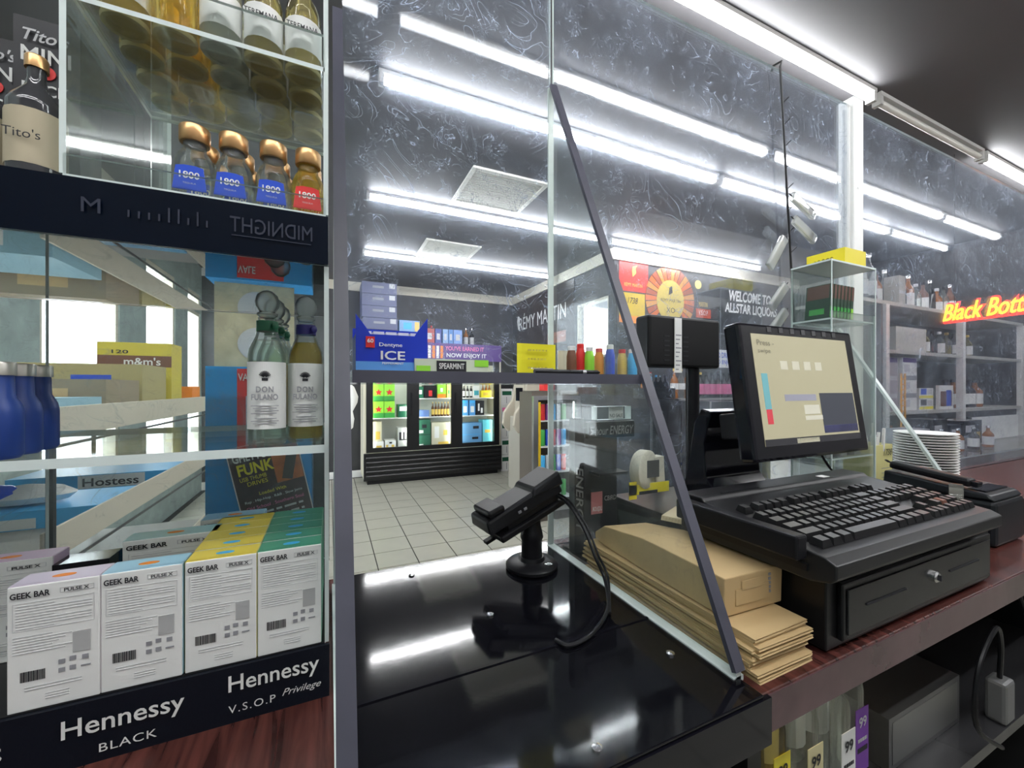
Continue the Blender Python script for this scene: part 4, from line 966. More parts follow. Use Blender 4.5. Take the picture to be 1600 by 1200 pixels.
for k in range(3):
    e = E('hanging_cable', 'loose black cord loop hanging under the counter edge', 'cable', (1.36+.26*k, .33, CZ-.05), 0, 'cords under the counter')
    B().tube(smoothp([(-.1, 0, -.0), (-.06, -.02, -.12-.04*k), (.02, -.03, -.2), (.1, -.01, -.14), (.14, 0, 0)]), .0035, 8).obj('cord', BLACK, e, smooth=True)
    B().tube([(-.02, -.03, -.195), (.02, -.032, -.2)], .008, 8).obj('ferrite_bead', BLACK, e, smooth=True)
case('steel_cash_tray', 'steel drawer unit on the shelf under the counter', 'drawer', .86, 1.12, .36, .3, UZ+.0005, UZ+.09, mat('dull_steel', (.2, .2, .2), .35, .8), prints=[(.04, .96, .1, .9, mat('dull_steel2', (.28, .28, .27), .3, .8))])

# ================================================================ FAR SIDE OF THE SHOP
# --- three door drink cooler
CYF = 5.8
cx0, cx1 = .42, 2.43
ck = E('drink_cooler', 'black three door glass drink cooler against the back wall', 'cooler', (cx0, CYF, FZ))
cw = cx1-cx0; cz = lambda z: z-FZ
CRM = mat('cooler_cream', (.7, .66, .52), .45); CB = mat('cooler_black', (.01, .01, .011), .3)
INT = mat('cooler_inside', (.62, .64, .6), .5)
B().box(0, .03, 0, .55, .08, 1.97).box(cw-.03, cw, 0, .55, .08, 1.97).box(.03, cw-.03, 0, .55, 1.75, 1.97).box(.03, cw-.03, .03, .55, .08, .42).obj('cabinet', CRM, ck)
B().box(.03, cw-.03, .53, .55, .42, 1.75).box(.03, cw-.03, .05, .53, .42, .43).obj('interior', INT, ck)
gr = B().box(0, cw, -.03, 0, .06, .43).obj('grille', CB, ck)
for k in range(5): B().tube([(.03, -.036, .12+k*.062), (cw-.03, -.036, .12+k*.062)], .02, 8).obj('louver', CB, gr, smooth=True)
B().box(.05, cw-.05, .02, .5, 0, .06).obj('plinth', BLACK, ck)
hs = B().box(0, cw, -.02, 0, 1.72, 1.97).obj('header_sign', PUR, ck)
text("YOU'VE EARNED IT", .6, .065, PINK, hs, (1.42, -.022, 1.90), bold=.02); text('NOW ENJOY IT', .62, .08, PAPER, hs, (1.45, -.022, 1.79), bold=.02)
for k, (m_, x) in enumerate(((PAPER, .87), (ORA, .93), (PAPER, .99), (ORA, 1.05))): B().box(x, x+.04, -.0215, -.02, 1.75, 1.93).obj('bottle_picture', m_, hs)
text('A', .05, .07, PAPER, hs, (xat(648, 5.78)-cx0, -.022, 1.83))
du = [(572, 645), (645, 713), (713, 779)]
shz = [(-.42,), (-.15, -.42), (-.15, -.42)]
LED = mat('cooler_led', (1, 1, .95), .4, em=9, emc=(1, 1, .88))
for k, (a, b_) in enumerate(du):
    xa, xb = xat(a, CYF)-cx0, xat(b_, CYF)-cx0
    d = B().box(xa, xa+.085, -.03, .005, .44, 1.72).box(xb-.085, xb, -.03, .005, .44, 1.72).box(xa+.085, xb-.085, -.03, .005, .44, .5).box(xa+.085, xb-.085, -.03, .005, 1.66, 1.72).obj('door', CB, ck)
    B().box(xa+.085, xb-.085, -.014, -.008, .5, 1.66).obj('pane', PANE, d); B().box(xb-.03, xb-.012, -.055, -.03, .95, 1.25).obj('handle', BLACK, d)
    for x in (xa+.06, xb-.075): B().box(x, x+.014, .012, .026, .5, 1.64).obj('light_strip', LED, ck)
    for z in (-.42, -.15)[0 if k == 0 else 0:(1 if k == 0 else 2)]: B().box(xa+.03, xb-.03, .05, .52, cz(z)-.012, cz(z)).obj('cooler_shelf', PAPER, ck)
def cool(u0, u1, v0, v1, zb, m, label, prints=(), texts=(), Y=5.87, group=None, dep=.2):
    x0, x1, _, zt = rect(u0, u1, v0, v1, Y)
    _z = zat((u0+u1)/2, v0, Y)
    return case('drink_case', label, 'carton', x0+.004, x1-.004, Y, dep, zb+.0006, max(zb+.05, _z), m, prints, texts, group)
star = [(.25, .75, .3, .7, RED)]
for i, u in enumerate((583, 600)):
    for j in range(2):
        z = -.42+.235*j; x0, x1, _, _ = rect(u+.3, u+16.7, 620, 640, 5.87)
        c_ = case('beer_case', 'bright green beer case with red star stacked in the cooler', 'carton', x0, x1, 5.87, .25, z+.0006*(j+1), z+.232, LIME, prints=[(0, 1, .0, .3, GRN)], group='green beer cases with red stars')
        b = B(); w_ = (x1-x0)*.36
        b.prism([(w_*(1 if q % 2 == 0 else .45)*math.sin(q*math.pi/5), w_*(1 if q % 2 == 0 else .45)*math.cos(q*math.pi/5)) for q in range(10)], 'y', -.0016, -.001).obj('red_star', RED, c_, (0, 0, .12))
cool(622, 640, 632, 652, -.42, DGRN, 'dark green beer case beside the red star cases', [(.1, .9, .5, .85, PALE)])
BZ = -.89
def floorcase(u0, u1, v0, m, label, pr=(), tx=()): return cool(u0, u1, v0, 710, BZ, m, label, pr, tx)
floorcase(582.5, 600, 690, PAPER, 'white drink case with lemon picture under the green cases', [(.3, .8, .1, .6, GOLD)])
floorcase(601, 619, 688, PAPER, 'wide white drink case with golden cans in the cooler', [(.1, .3, .1, .6, GOLD), (.6, .85, .1, .6, GOLD), (.4, .65, .7, .85, INK)])
floorcase(621.5, 640, 668, mat('grey_case', (.45, .46, .44), .4), 'tall grey and black drink case in the first cooler door', [(.1, .9, .45, .8, INK), (.3, .45, .5, .85, PAPER), (.6, .75, .5, .85, PAPER)])
floorcase(652, 673, 656, mat('bottle_green_case', (.03, .13, .08), .4), 'dark green drink case in the middle cooler door', [(.35, .7, .72, .84, INK), (0, .45, .05, .18, PALE), (0, .45, .55, .65, PALE), (.0, 1, .485, .5, INK)])
floorcase(674, 704, 660, mat('cream_case', (.62, .6, .45), .4), 'cream drink case with lemon print in the middle cooler door', [(.62, .85, .5, .7, GOLD), (.35, .9, .08, .25, GOLD), (.15, .4, .4, .85, PAPER)])
floorcase(722, 753, 661, mat('sky_case', (.14, .34, .6), .4), 'sky blue drink case in the right cooler door', [(.55, .85, .75, .87, INK), (.5, .82, .3, .4, INK), (0, 1, .5, .52, SKY)])
floorcase(754, 769.5, 656, mat('aqua_case', (.15, .6, .7), .4), 'aqua drink case at the end of the right cooler door', [(.2, .8, .5, .62, GOLD), (.1, .9, .02, .15, PALE)])
cool(582.5, 597, 659, 690, zat(590, 690, 5.87)+.001, mat('lemon_white', (.6, .56, .4), .4), 'cream drink case with lemon picture resting on another case', [(.3, .8, .1, .5, GOLD)])
# shelf rows
def shelfcase(u0, u1, v0, zb, m, lab, pr=()): return cool(u0, u1, v0, 650, zb, m, lab, pr)
shelfcase(652, 671, 641, -.42, mat('denim_case', (.15, .25, .55), .4), 'low denim blue carton of cans on the middle cooler shelf')
for k in range(6): x_ = xat(676+4.8*k, 5.92); bottle('beer_bottle', 'dark beer bottle with gold foil neck on the middle cooler shelf', (x_, 5.92, -.4194), .21, .021, mat('bottle_brown', (.08, .03, .01), .12), GOLD, GOLD, group='beer bottles on the middle cooler shelf', n=12)
shelfcase(652, 662, 604, -.15, DGRN, 'dark green beer carton with white star on the top cooler shelf', [(.25, .75, .35, .7, PAPER)])
shelfcase(663, 682, 602, -.15, BLACK, 'black beer carton with red crest on the top cooler shelf', [(.35, .65, .15, .6, RED)])
shelfcase(683, 697, 601, -.15, LIME, 'lime and orange carton on the top cooler shelf', [(0, 1, 0, .3, ORA), (.35, .65, .45, .75, PAPER)])
shelfcase(698, 704.5, 601, -.15, mat('yellow_green', (.6, .6, .1), .4), 'yellow carton squeezed in the corner of the top cooler shelf', [(.2, .8, .3, .6, GRN)])
for k, (u, m, n_) in enumerate(((722, SKY, 'left'), (733, SKY, 'middle'))): shelfcase(u, u+10, 625, -.42, mat('blue_case', (.1, .33, .66), .4), 'light blue can carton on the shelf in the right cooler door', [(.2, .8, .2, .6, PAPER), (.1, .9, .8, .95, SKY)])['group'] = 'light blue can cartons'
shelfcase(744, 757, 626, -.42, INK, 'black and white carton beside the light blue can cartons', [(.2, .4, .3, .8, PAPER), (.55, .8, .15, .5, PAPER)])
for k in range(3): x_ = xat(725+5.5*k, 5.92); bottle('beer_bottle', 'black beer bottle on the top shelf of the right cooler door', (x_, 5.92, -.1494), .2, .022, BGLASS, PALE, PALE, group='black beer bottles in the right cooler door', n=12)
x_ = rect(735, 750, 605, 622, 5.9)
case('beer_carton', 'white and teal six pack carton in the right cooler door', 'carton', xat(740, 5.87), xat(749, 5.87), 5.87, .15, -.1494, .03, PAPER, prints=[(.1, .9, .2, .6, mat('teal', (.05, .35, .4), .4))])
case('beer_carton', 'yellow six pack carton with glass necks in the right cooler door', 'carton', xat(752, 5.87), xat(768, 5.87), 5.87, .15, -.1494, -.04, YEL, prints=[(.2, .8, .3, .7, GOLD)])
for k in range(3): x_ = xat(754.5+5*k, 6.1); bottle('beer_bottle', 'amber beer bottle behind the yellow six pack', (x_, 6.1, -.1494), .21, .022, AMBER, GOLD, GOLD, group='amber beer bottles behind the yellow six pack', n=12)
# on top of the cooler
CT = 1.97+FZ
sx0, sx1 = xat(566, 5.95), xat(620, 5.95)
for k in range(5):
    j = random.uniform(-.012, .012)
    case('slate_carton', 'slate blue carton in the tall stack on the drink cooler', 'carton', sx0+j, sx1+j, 5.9, .4, CT+.0005+k*.165, CT+.16+k*.165, mat('slate_card', (.1, .11, .2), .5), prints=[(.78, .95, .55, .95, PALE), (.3, .62, .5, .7, INKG)], group='slate blue cartons stacked on the cooler')
case('blue_gift_carton', 'light blue carton with gold print on the cooler beside the slate stack', 'carton', sx1+.03, sx1+.32, 5.92, .2, CT+.0005, CT+.32, mat('light_blue_card', (.2, .36, .6), .45), prints=[(.75, .98, .05, .45, GOLD), (.75, .98, .52, .95, GOLD), (.2, .6, .6, .9, SKY)])
for k, (u0, u1, m, n_) in enumerate(((662, 679, mat('dull_red', (.4, .08, .07), .45), 'dull red'), (680, 690, mat('deep_blue', (.05, .08, .3), .4), 'deep blue'), (692, 700, mat('pale_blue2', (.25, .4, .65), .4), 'narrow pale blue'), (701, 708, mat('mid_blue', (.1, .25, .55), .4), 'mid blue'), (709, 722, mat('cornflower', (.2, .33, .65), .4), 'cornflower blue'))):
    case('small_carton', '%s small carton standing on the cooler top' % n_, 'carton', xat(u0, 5.95), xat(u1, 5.95), 5.95, .12, CT+.0005, CT+.23, m, prints=[(.25, .75, .3, .7, PALE)])
for k in range(4): bottle('spirit_bottle', 'dark spirit bottle standing on the cooler top', (xat(664+10*k if k < 2 else 710+9*k, 6.15), 6.15, CT+.0005), .3, .036, BGLASS if k % 2 else AMBER, RED if k < 2 else SILVER, PALE, group='spirit bottles on the cooler top', n=12)
# white cloth left of the cooler
e = E('white_apron', 'white cloth hanging on the dark post beside the cooler', 'cloth', (.24, 5.9, FZ))
B().tube([(0, .05, 0), (0, .05, 1.5)], .025, 10).obj('dark_post', BLACK, e)
B().lathe([(.0, .75), (.035, .78), (.05, .9), (.03, 1.0), (.09, 1.12), (.1, 1.2), (.05, 1.33), (.02, 1.36)], 10, (.02, 0, 0), sy=.4).obj('cloth', PAPER, e, smooth=True)
# white cartons right of the cooler
xw0, xw1 = xat(783, 5.9), xat(801, 5.9)
for k in range(5):
    case('white_carton', 'white carton with green label in the stack between cooler and cash machine', 'carton', xw0, xw1, 5.9, .3, FZ+.0005+k*.262, FZ+.258+k*.262, PAPER, prints=[(.1, .9, .6, .85, DGRN if k != 3 else PINK), (.45, .5, .1, .5, INKG)], group='white cartons beside the cooler')
# cash machine
at_ = E('cash_machine', 'beige cash machine with curved hood near the drink coolers', 'cash machine', (2.2, 4.75, FZ), R(-90))
ATM = mat('atm_beige', (.46, .42, .34), .4)
B().prism([(-.02, 0), (.42, 0), (.42, .95), (-.02, .95)], 'x', -.2, .2).obj('cabinet', mat('atm_grey', (.36, .34, .29), .4), at_, bevel=.01)
B().prism([(-.05, .75), (.42, .75), (.42, 1.42), (.3, 1.46), (.16, 1.45), (.06, 1.36), (.02, 1.16), (-.1, 1.0), (-.12, .85)], 'x', -.2, -.14).prism([(-.05, .75), (.42, .75), (.42, 1.42), (.3, 1.46), (.16, 1.45), (.06, 1.36), (.02, 1.16), (-.1, 1.0), (-.12, .85)], 'x', .14, .2).obj('side_hood', ATM, at_, bevel=.01)
B().box(-.14, .14, .05, .42, .75, 1.4).obj('core', ATM, at_); B().box(-.1, .1, .044, .05, 1.15, 1.32).obj('screen', BLACKG, at_)
B().lathe([(.05, 0), (.05, .005), (.03, .008)], 18).obj('speaker_grille', mat('atm_dark', (.08, .07, .06), .4), at_, (-.2, .02, .98), (0, R(-90), 0))
# energy drink cooler
ec = E('energy_cooler', 'small upright glass cooler with yellow frame beside the cash machine', 'cooler', (xat(862, 3.55), 3.5, FZ))
B().box(-.24, .3, .02, .3, 0, .12).box(-.24, -.2, .02, .3, .12, 1.28).box(.26, .3, .02, .3, .12, 1.28).box(-.2, .26, .02, .3, 1.2, 1.29).box(-.2, .26, .27, .3, .12, 1.2).obj('cabinet', mat('cooler_brown', (.1, .085, .07), .4), ec)
dd_ = B().box(-.24, -.19, -.02, .02, .1, 1.24).box(.25, .3, -.02, .02, .1, 1.24).box(-.19, .25, -.02, .02, .1, .15).box(-.19, .25, -.02, .02, 1.2, 1.24).obj('door', STEEL, ec)
B().box(-.19, .25, -.006, 0, .15, 1.2).obj('pane', PANE, dd_)
B().box(-.185, -.15, .004, .01, .55, 1.18).obj('yellow_strip', mat('strip_yellow', (.85, .55, .02), .4), ec)
B().box(-.195, -.188, .03, .04, .15, 1.18).box(.245, .255, .03, .04, .15, 1.18).obj('light_strip', mat('cooler_led_dim', (1, 1, .95), .4, em=3), ec)
for k in range(4): B().box(-.2, .26, .05, .27, .2+.26*k, .21+.26*k).obj('cooler_shelf', PAPER, ec)
ox, oy = ec.location.x, ec.location.y
for r_ in range(4):
    for k in range(6):
        m = (BLU, RED, mat('can_purple', (.25, .05, .3), .3), SKY, PALE, GRN)[(r_*2+k) % 6]
        e = E('energy_can', 'tall energy drink can on a shelf of the small cooler', 'can', (ox-.13+.062*k, oy+.12, FZ+.2105+.26*r_), 0, 'cans in the small cooler')
        if 'can' not in BC:
            BC['can'] = [B().lathe([(.022, 0), (.027, .006), (.027, .155), (.022, .165)], 14).mesh('can_body'), B().lathe([(.022, .165), (.022, .169), (.018, .17)], 14).mesh('can_top')]
        me = BC['can'][0]; me = me.copy() if me.materials else me; me.materials.clear()
        link('can_body', me, m, e, smooth=True); link('can_top', BC['can'][1], SILVER, e, smooth=True)
case('red_carton', 'red carton standing on top of the small cooler', 'carton', ox-.06, ox+.06, 3.6, .1, FZ+1.2905, FZ+1.46, RED, prints=[(.2, .8, .5, .8, PAPER)])
# --- banners
e = E('wall_banner', 'dark photo banner with white brand lettering on the side wall', 'banner', (2.895, 4.45, .58))
B().box(-.004, 0, 0, 1.75, 0, .85).obj('banner_sheet', mat('banner_dark', (.03, .02, .02), .4, var=1, vs=3), e)
text('RÉMY MARTIN', 1.45, .26, PAPER, e, (-.006, .92, .5), rot=(R(90), 0, R(-90)))
B().prism([(-.05, -.14), (.02, -.1), (.06, .03), (.03, .12), (-.04, .1), (-.02, 0)], 'x', -.006, -.004).obj('centaur_emblem', PAPER, e, (0, 1.68, .5))
B().box(-.005, -.004, .2, .7, .05, .2).obj('warm_picture', mat('picture_warm', (.3, .12, .08), .4, var=.8, vs=12), e)
WY = 3.645
e = E('wall_mural', 'wide welcome mural with cognac bottle pictures on the back wall', 'mural', (2.93, WY, .45))
mx = lambda u: xat(u, WY)-2.93
mz = lambda u, v: zat(u, v, WY)-.45
B().box(0, 2.4, -.004, 0, 0, .93).obj('mural_sheet', mat('mural_dark', (.022, .022, .024), .35, var=.7, vs=3), e)
def mp(name, u0, u1, v0, v1, m, y=-.006): return B().box(mx(u0), mx(u1), y, y+.002, mz((u0+u1)/2, v1), mz((u0+u1)/2, v0)).obj(name, m, e)
mp('red_panel', 967, 1012, 409, 456, mat('mural_red', (.5, .018, .008), .4)); mp('yellow_panel', 967, 1007, 458, 494, mat('mural_yellow', (.52, .36, .01), .4)); mp('orange_panel', 967, 1010, 494, 505, ORA)
text('RÉMY MARTIN', .26, .05, GOLD, e, (mx(989), -.008, mz(989, 445))); text('1738', .15, .07, INK, e, (mx(988), -.008, mz(988, 470)), shear=.3)
B().prism([(-.02, -.07), (.03, -.02), (.02, .03), (.05, .07), (-.02, .05), (-.03, 0)], 'y', -.009, -.008).obj('gold_emblem', GOLD, e, (mx(990), 0, mz(990, 424)))
cxm, czm = mx(1047), mz(1047, 468); rr = (mx(1085)-mx(1009))/2
fan = E('x', None, None, (0, 0, 0)); bpy.data.objects.remove(fan)
for k in range(22):
    t0, t1 = -math.pi*.25+k*math.pi*1.5/22, -math.pi*.25+(k+.86)*math.pi*1.5/22
    B().prism([(.5*rr*math.cos(t0), .5*rr*math.sin(t0)), (rr*math.cos(t0), rr*math.sin(t0)), (rr*math.cos(t1), rr*math.sin(t1)), (.5*rr*math.cos(t1), .5*rr*math.sin(t1))], 'y', -.008, -.005).obj('glass_facet', (mat('facet_orange', (.5, .1, .008), .3), mat('facet_amber', (.5, .2, .02), .3), mat('facet_rust', (.3, .05, .006), .3))[k % 3], e, (cxm, 0, czm))
B().lathe([(.56*rr, 0), (.56*rr, .002)], 28, sy=1.15).obj('oval_label', mat('oval_gold', (.45, .34, .06), .4), e, (cxm, -.007, czm-.02), (R(90), 0, 0))
text('RÉMY MARTIN', rr*.8, .045, INK, e, (cxm, -.0105, czm-.01)); text('XO', rr*.35, .06, INK, e, (cxm, -.0105, czm-.13))
B().prism([(-.03, -.05), (.03, -.02), (.02, .06), (-.02, .04)], 'y', -.0105, -.0095).obj('centaur_emblem', INK, e, (cxm, 0, czm+.1))
mp('stopper', 1037, 1057, 415, 424, PALE); mp('rust_panel', 1087, 1110, 483, 497, mat('mural_rust', (.5, .07, .03), .4))
text('V.S.O.P', .16, .06, PAPER, e, (mx(1098), -.008, mz(1098, 489))); text('MARTIN', .15, .06, GOLD, e, (mx(1098), -.008, mz(1098, 476)))
B().lathe([(.055, 0), (.055, .002)], 20).obj('gold_seal', mat('oval_gold2', (.65, .55, .15), .4), e, (mx(1090), -.007, mz(1090, 445)), (R(90), 0, 0))
text('WELCOME TO', .84, .14, PAPER, e, (mx(1172), -.008, mz(1172, 466)), bold=.03, shear=.15); text('ALLSTAR LIQUORS', 1.05, .15, PAPER, e, (mx(1174), -.008, mz(1174, 486)), bold=.03, shear=.1)
# back wall shelves below the mural
bs_ = E('bottle_shelf', 'grey shelving with liqueur bottles under the welcome mural', 'shelf', (3.45, 3.25, FZ))
for z in (.45, .82, 1.2): B().box(0, 2.4, 0, .35, z-.02, z).obj('shelf_board', mat('shelf_grey', (.38, .38, .37), .4), bs_)
for x in (0, 1.2, 2.37): B().box(x, x+.03, .0, .35, 0, 1.2).obj('upright', BLACK, bs_)
B().box(.03, 2.37, .33, .35, 0, 1.18).obj('back_board', BLACK, bs_)
for k in range(14):
    x = 3.52+.1*k; z = 1.2+FZ+.0005
    if k < 3: bottle('liqueur_bottle', 'clear bottle of amber liqueur with white tag on the top grey shelf', (x, 3.38, z), .34, .042, (AMBER, CGLASS, AMBER)[k], GOLD, PAPER, group='amber liqueur bottles on the grey shelf', lz=(.3, .5), n=14)
    else: bottle('liqueur_bottle', 'black bottle with pink label on the top grey shelf', (x, 3.38, z), .3, .045, BGLASS, GOLD if k == 4 else BLACK, PINK, group='black bottles with pink labels', n=14, lz=(.15, .55))
for k in range(12):
    bottle('wine_bottle', 'dark bottle with red capsule on the lower grey shelf', (3.53+.105*k+(.06 if k > 10 else 0), 3.36, .82+FZ+.0005), .3, .04, BGLASS, RED if k % 3 == 0 else BLACK, (PINK, None, None)[k % 3], group='dark bottles on the lower grey shelf', n=12)
    bottle('spirit_bottle', 'blue tinted bottle on the lowest grey shelf', (3.53+.105*k+(.06 if k > 10 else 0), 3.36, .45+FZ+.0005), .28, .04, mat('blue_glass', (.06, .1, .3), .1), BLACK, PALE, group='blue tinted bottles on the lowest grey shelf', n=12)
text('x', .01, .01, INK, bs_, (0, 0, 0)) if 0 else None
e = case('slogan_sign', 'small white sign with blue slogan above the bottles', 'sign', xat(1115, 3.64), xat(1147, 3.64), 3.6405, .004, 1.56-1.32+.02, .49, PAPER, texts=[('TO DRINK', .5, .7, .85, .3, BLU), ('TO ENJOY', .5, .28, .85, .3, BLU)])
fz = E('steel_fridge', 'brushed steel fridge panel standing before the bottle shelf', 'fridge', (xat(1130, 2.7), 2.7, FZ))
hf = zat(1130, 627, 2.7)-FZ
B().box(-.16, .2, .02, .35, 0, hf).obj('cabinet', BLACK, fz); B().box(-.16, .2, 0, .02, .05, hf).obj('door', STEEL, fz, bevel=.003); B().box(-.15, -.135, -.03, 0, .4, hf-.15).obj('handle', BLACK, fz)

# --- right hand liquor shelves beyond the glass
LS = E('liquor_shelves', 'white framed liquor shelving beyond the right plexiglass panel', 'shelf', (3.5, 1.5, FZ))
SM = mat('shelf_light', (.5, .49, .45), .4)
lz_ = (.61, .27, -.17, -.5)
for z in lz_: B().box(-.3 if z == .61 else 0, 2.5, 0, .4, z-FZ-.025, z-FZ).obj('shelf_board', SM, LS)
for x in (0.02, 1.2, 2.45): B().box(x, x+.045, -.012, .03, 0, .585-FZ).obj('upright', WHITE, LS)
B().box(0, 2.5, .38, .4, 0, .58-FZ).obj('back_board', mat('shelf_back', (.07, .07, .07), .5), LS)
B().box(-.02, 0, .0, .4, 0, .58-FZ).obj('end_panel', mat('end_smoke', (.12, .12, .12), .4), LS)
for k in range(4): bottle('vodka_bottle', 'tall black arch patterned bottle on the high shelf', (3.36+.11*(k % 2)+.03*(k//2), 1.57+.13*(k//2), .6105), .34, .048, mat('grey_glass', (.08, .08, .09), .15), (BLACK, SILVER)[k % 2], PALE, group='tall bottles on the high shelf', n=16, lz=(.1, .4))
for k in range(12): bottle('spirit_bottle', 'spirit bottle in the row along the high shelf', (3.66+.12*k, 1.66, .6105), .24+.03*(k % 3), .036, (BGLASS, AMBER, CGLASS, BROWN)[k % 4], (PALE, BLACK, SILVER)[k % 3], PAPER if k % 2 else None, group='spirit bottles along the high shelf', n=12)
case('gift_tin', 'tall pale cylinder tin carton on the high shelf', 'box', 3.82, 3.91, 1.54, .09, .6105, .83, mat('tin_pale', (.45, .42, .38), .4), prints=[(0, 1, .4, .5, PALE)])
def ls(u0, u1, v0, zb, m, lab, pr=(), Y=1.54, tx=()):
    x0, x1 = xat(u0, Y), xat(u1, Y)
    return case('shelf_carton', lab, 'carton', x0, x1, Y, .15, zb+.0005, zat((u0+u1)/2, v0, Y), m, prints=pr, texts=tx)
ls(1400, 1447, 512, .27, mat('box_white', (.55, .54, .49), .5), 'plain off white carton on the second liquor shelf')
for k in range(8): bottle('spirit_bottle', 'small clear spirit bottle on the second liquor shelf', (4.28+.13*k, 1.62, .2705), .2, .035, (CGLASS, LGLASS, BGLASS)[k % 3], (PAPER, GOLD, BLACK)[k % 3], PAPER if k % 2 else None, group='small bottles on the second liquor shelf', n=12)
for k in range(3):
    z = -.17+.1325*k
    ls(1400+2*k, 1432, 0, z, mat('mauve_box', (.42, .37, .4), .5), 'mauve grey carton in the stack on the third liquor shelf', [(.1, .9, .6, .8, PALE)]).location if 0 else case('mauve_carton', 'mauve grey carton in the stack on the third liquor shelf', 'carton', 3.66, 3.85, 1.56, .2, z+.0005, z+.132, mat('mauve_box', (.42, .37, .4), .5), prints=[(.05, .95, .7, .95, PUR if k == 2 else PALE)], group='mauve cartons')
    case('white_gift_carton', 'white carton with purple lid in the stack on the third liquor shelf', 'carton', 3.87, 4.08, 1.54, .2, z+.0005, z+.132, PAPER, prints=[(.02, .98, .72, .98, PUR if k == 2 else INKG), (.1, .5, .2, .6, PALE)], group='white cartons with purple lids')
for k in range(2): case('snuff_tray', 'cardboard tray with yellow stripe on the third liquor shelf', 'box', 4.12, 4.34, 1.54, .2, -.1695+.085*k, -.0875+.085*k, PAPER, prints=[(0, 1, .05, .3, YEL), (.1, .5, .4, .95, BLU if k else INK), (.55, .9, .4, .9, PALE)], group='yellow striped trays')
case('framed_notice', 'white framed notice with blue picture on the third liquor shelf', 'frame', 4.38, 4.62, 1.52, .02, -.1695, .02, PAPER, prints=[(.1, .9, .12, .75, BROWN), (.5, .85, .12, .8, BLU)])
for k in range(5): bottle('spirit_bottle', 'dark spirit bottle with white label on the third liquor shelf', (4.72+.14*k, 1.6, -.1695), .24, .05, (NAVY, AMBER, BGLASS)[k % 3], BLACK, PAPER, group='dark bottles on the third liquor shelf', n=14)
for k in range(10): bottle('spirit_bottle', 'spirit bottle on the lowest liquor shelf', (3.7+.19*k, 1.62, -.4995), .24, .04, (CGLASS, AMBER, BGLASS, DGRN)[k % 4], BLACK, PAPER if k % 2 else None, group='bottles on the lowest liquor shelf', n=12)
e = E('orange_rack', 'narrow orange wire rack beside the mauve cartons', 'rack', (3.60, 1.44, CZ+.0))
e.location.z = FZ+H
ow = mat('orange_wire', (.85, .4, .05), .4)
for x in (0, .05): B().tube([(x, 0, 0), (x, 0, 1.42)], .006, 6).obj('rail', ow, e)
for k in range(14): B().tube([(0, 0, .9+.037*k), (.05, 0, .9+.037*k)], .004, 6).obj('rung', ow, e)
# low glass display case beyond the partition on the right
gc = E('glass_display_case', 'low glass topped display case beyond the right plexiglass panel', 'display case', (2.1, .95, FZ))
hc_ = -.36-FZ
B().box(0, 2.8, 0, .42, 0, hc_-.25).obj('base_cabinet', BLACK, gc)
B().prism([(0, 0), (2.8, 0), (2.8, .42), (0, .42)], 'z', hc_-.008, hc_, side=1).obj('glass_top', [ACR, EDGE], gc)
for y in (0, .412): B().prism([(.01, hc_-.25), (2.79, hc_-.25), (2.79, hc_-.008), (.01, hc_-.008)], 'y', y, y+.008, side=1).obj('glass_side', [ACR, EDGE], gc)
for x in (0, 2.785): B().box(x, x+.015, 0, .42, hc_-.25, hc_).obj('corner_frame', WHITE, gc)
B().box(.02, 2.78, .01, .41, hc_-.249, hc_-.245).obj('liner', PALE, gc)
case('white_sign_board', 'blank white board standing on the glass display case', 'board', 3.95, 4.7, 1.2, .01, -.3595, -.2, PAPER)
for k, (a, b, h_, m_, n_) in enumerate(((3.0, 3.2, .12, INKG, 'grey'), (3.24, 3.42, .17, BLACK, 'black'), (3.46, 3.6, .13, NAVY, 'navy'), (3.64, 3.9, .15, BLACKG, 'glossy black'))):
    case('counter_carton', '%s low carton standing on the glass display case' % n_, 'carton', a, b, 1.15, .12, -.3595, -.3595+h_, m_, prints=[(.1, .6, .5, .8, PALE), (.7, .9, .2, .5, (ORA, SILVER, RED, GOLD)[k])])
for k in range(4): bottle('sauce_bottle', 'small dark bottle standing before the cartons on the glass case', (3.05+.2*k, 1.05, -.3595), .13, .025, (BGLASS, AMBER)[k % 2], SILVER, PAPER, group='small bottles on the glass case', n=12)
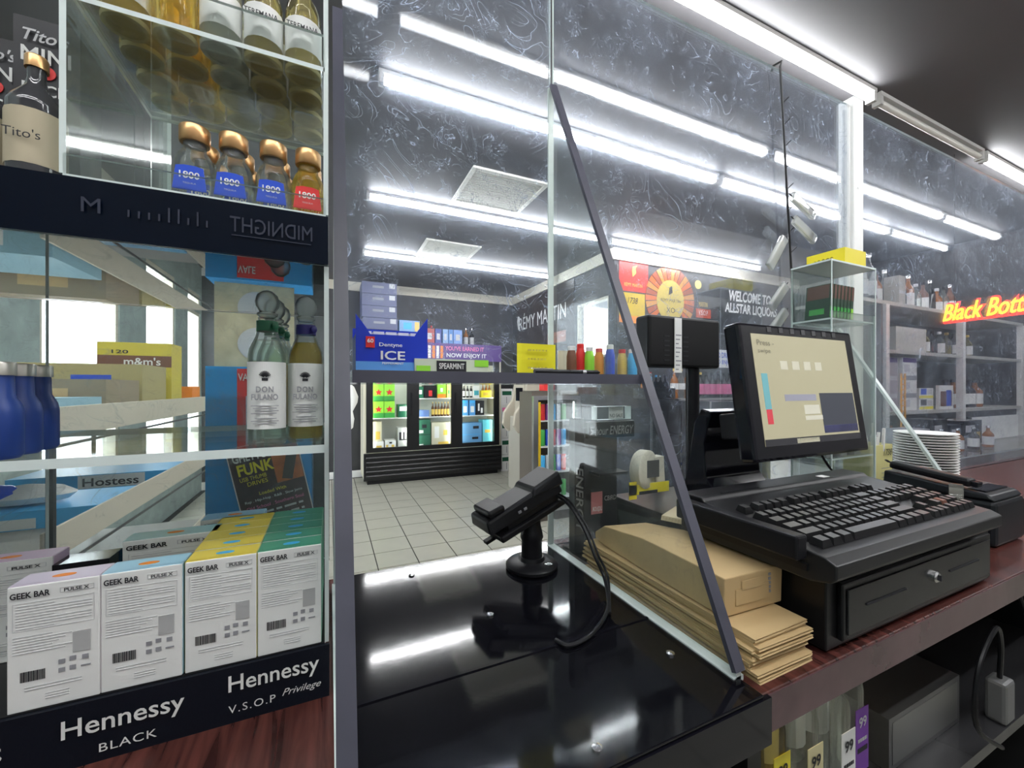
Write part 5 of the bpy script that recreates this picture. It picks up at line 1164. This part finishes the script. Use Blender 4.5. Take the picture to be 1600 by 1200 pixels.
# neon
a_, b_ = ray(1475, 497)*2.75, ray(1600, 480)*2.38
d = (b_-a_); L = d.length*1.18; ang = math.atan2(d.y, d.x)
ne = E('neon_sign', 'glowing red and yellow script neon sign over the liquor shelves', 'neon sign', (a_.x, a_.y, a_.z), (0, -math.atan2(d.z, math.hypot(d.x, d.y)), ang))
NY = mat('neon_yellow', (1, .75, .05), .4, em=2.2, emc=(1, .55, .02)); NR = mat('neon_red', (1, .05, .03), .4, em=2.2, emc=(1, .03, .02))
o1 = text('Black Bottle', L, .11, NY, ne, (L/2, -.012, .03), shear=.35, bold=.0)
o2 = text('Black Bottle', L*1.02, .135, NR, ne, (L/2, .0, .03), shear=.35, bold=.035)
for o in (o1, o2): q_ = o.modifiers.new('tube_depth', 'SOLIDIFY'); q_.thickness = .008
B().tube([(0, .006, -.035), (L, .006, -.035)], .006, 8).obj('red_underline', NR, ne)
for x in (.05, L-.05): B().tube([(x, .01, .08), (x, .01, CEIL-a_.z-.0)], .0015, 6).obj('hanging_wire', BLACK, ne)

# ---------------------------------------------------------------- labels: tell look-alikes in a row apart by their order
ORD = ['first', 'second', 'third', 'fourth', 'fifth', 'sixth', 'seventh', 'eighth', 'ninth', 'tenth', 'eleventh', 'twelfth']+['%dth' % k for k in range(13, 60)]
same = {}
for o in COL.objects:
    if o.parent is None and o.get('label'): same.setdefault(o['label'], []).append(o)
for lab, os_ in same.items():
    if len(os_) < 2: continue
    ax = []
    for i, tol, ph in ((2, .003, 'up'), (1, .02, 'back'), (0, .008, 'from the storefront windows')):
        vals = sorted(o.location[i] for o in os_); lv = [vals[0]]
        for v in vals:
            if v-lv[-1] > tol: lv.append(v)
        if len(lv) > 1: ax.append((i, tol, ph, lv))
    if any(a[0] == 2 for a in ax) and len(ax) > 1 and len([a for a in ax if a[0] == 2][0][3]) == len(os_): ax = [a for a in ax if a[0] == 2]
    if any(a[0] == 0 for a in ax) and len([a for a in ax if a[0] == 0][0][3]) == len(os_): ax = [a for a in ax if a[0] == 0]
    for o in os_:
        suf = []
        for i, tol, ph, lv in ax:
            k = max(q for q, v in enumerate(lv) if o.location[i] >= v-1e-6)
            suf.append('%s %s' % (ORD[k], ph))
        t = lab+', '+', '.join(suf) if suf else lab
        while len(t.split()) > 16 and ' from the storefront windows' in t: 
            t2 = t.replace(' from the storefront windows', ' from storefront')
            if t2 == t: break
            t = t2
        if len(t.split()) <= 16: o['label'] = t
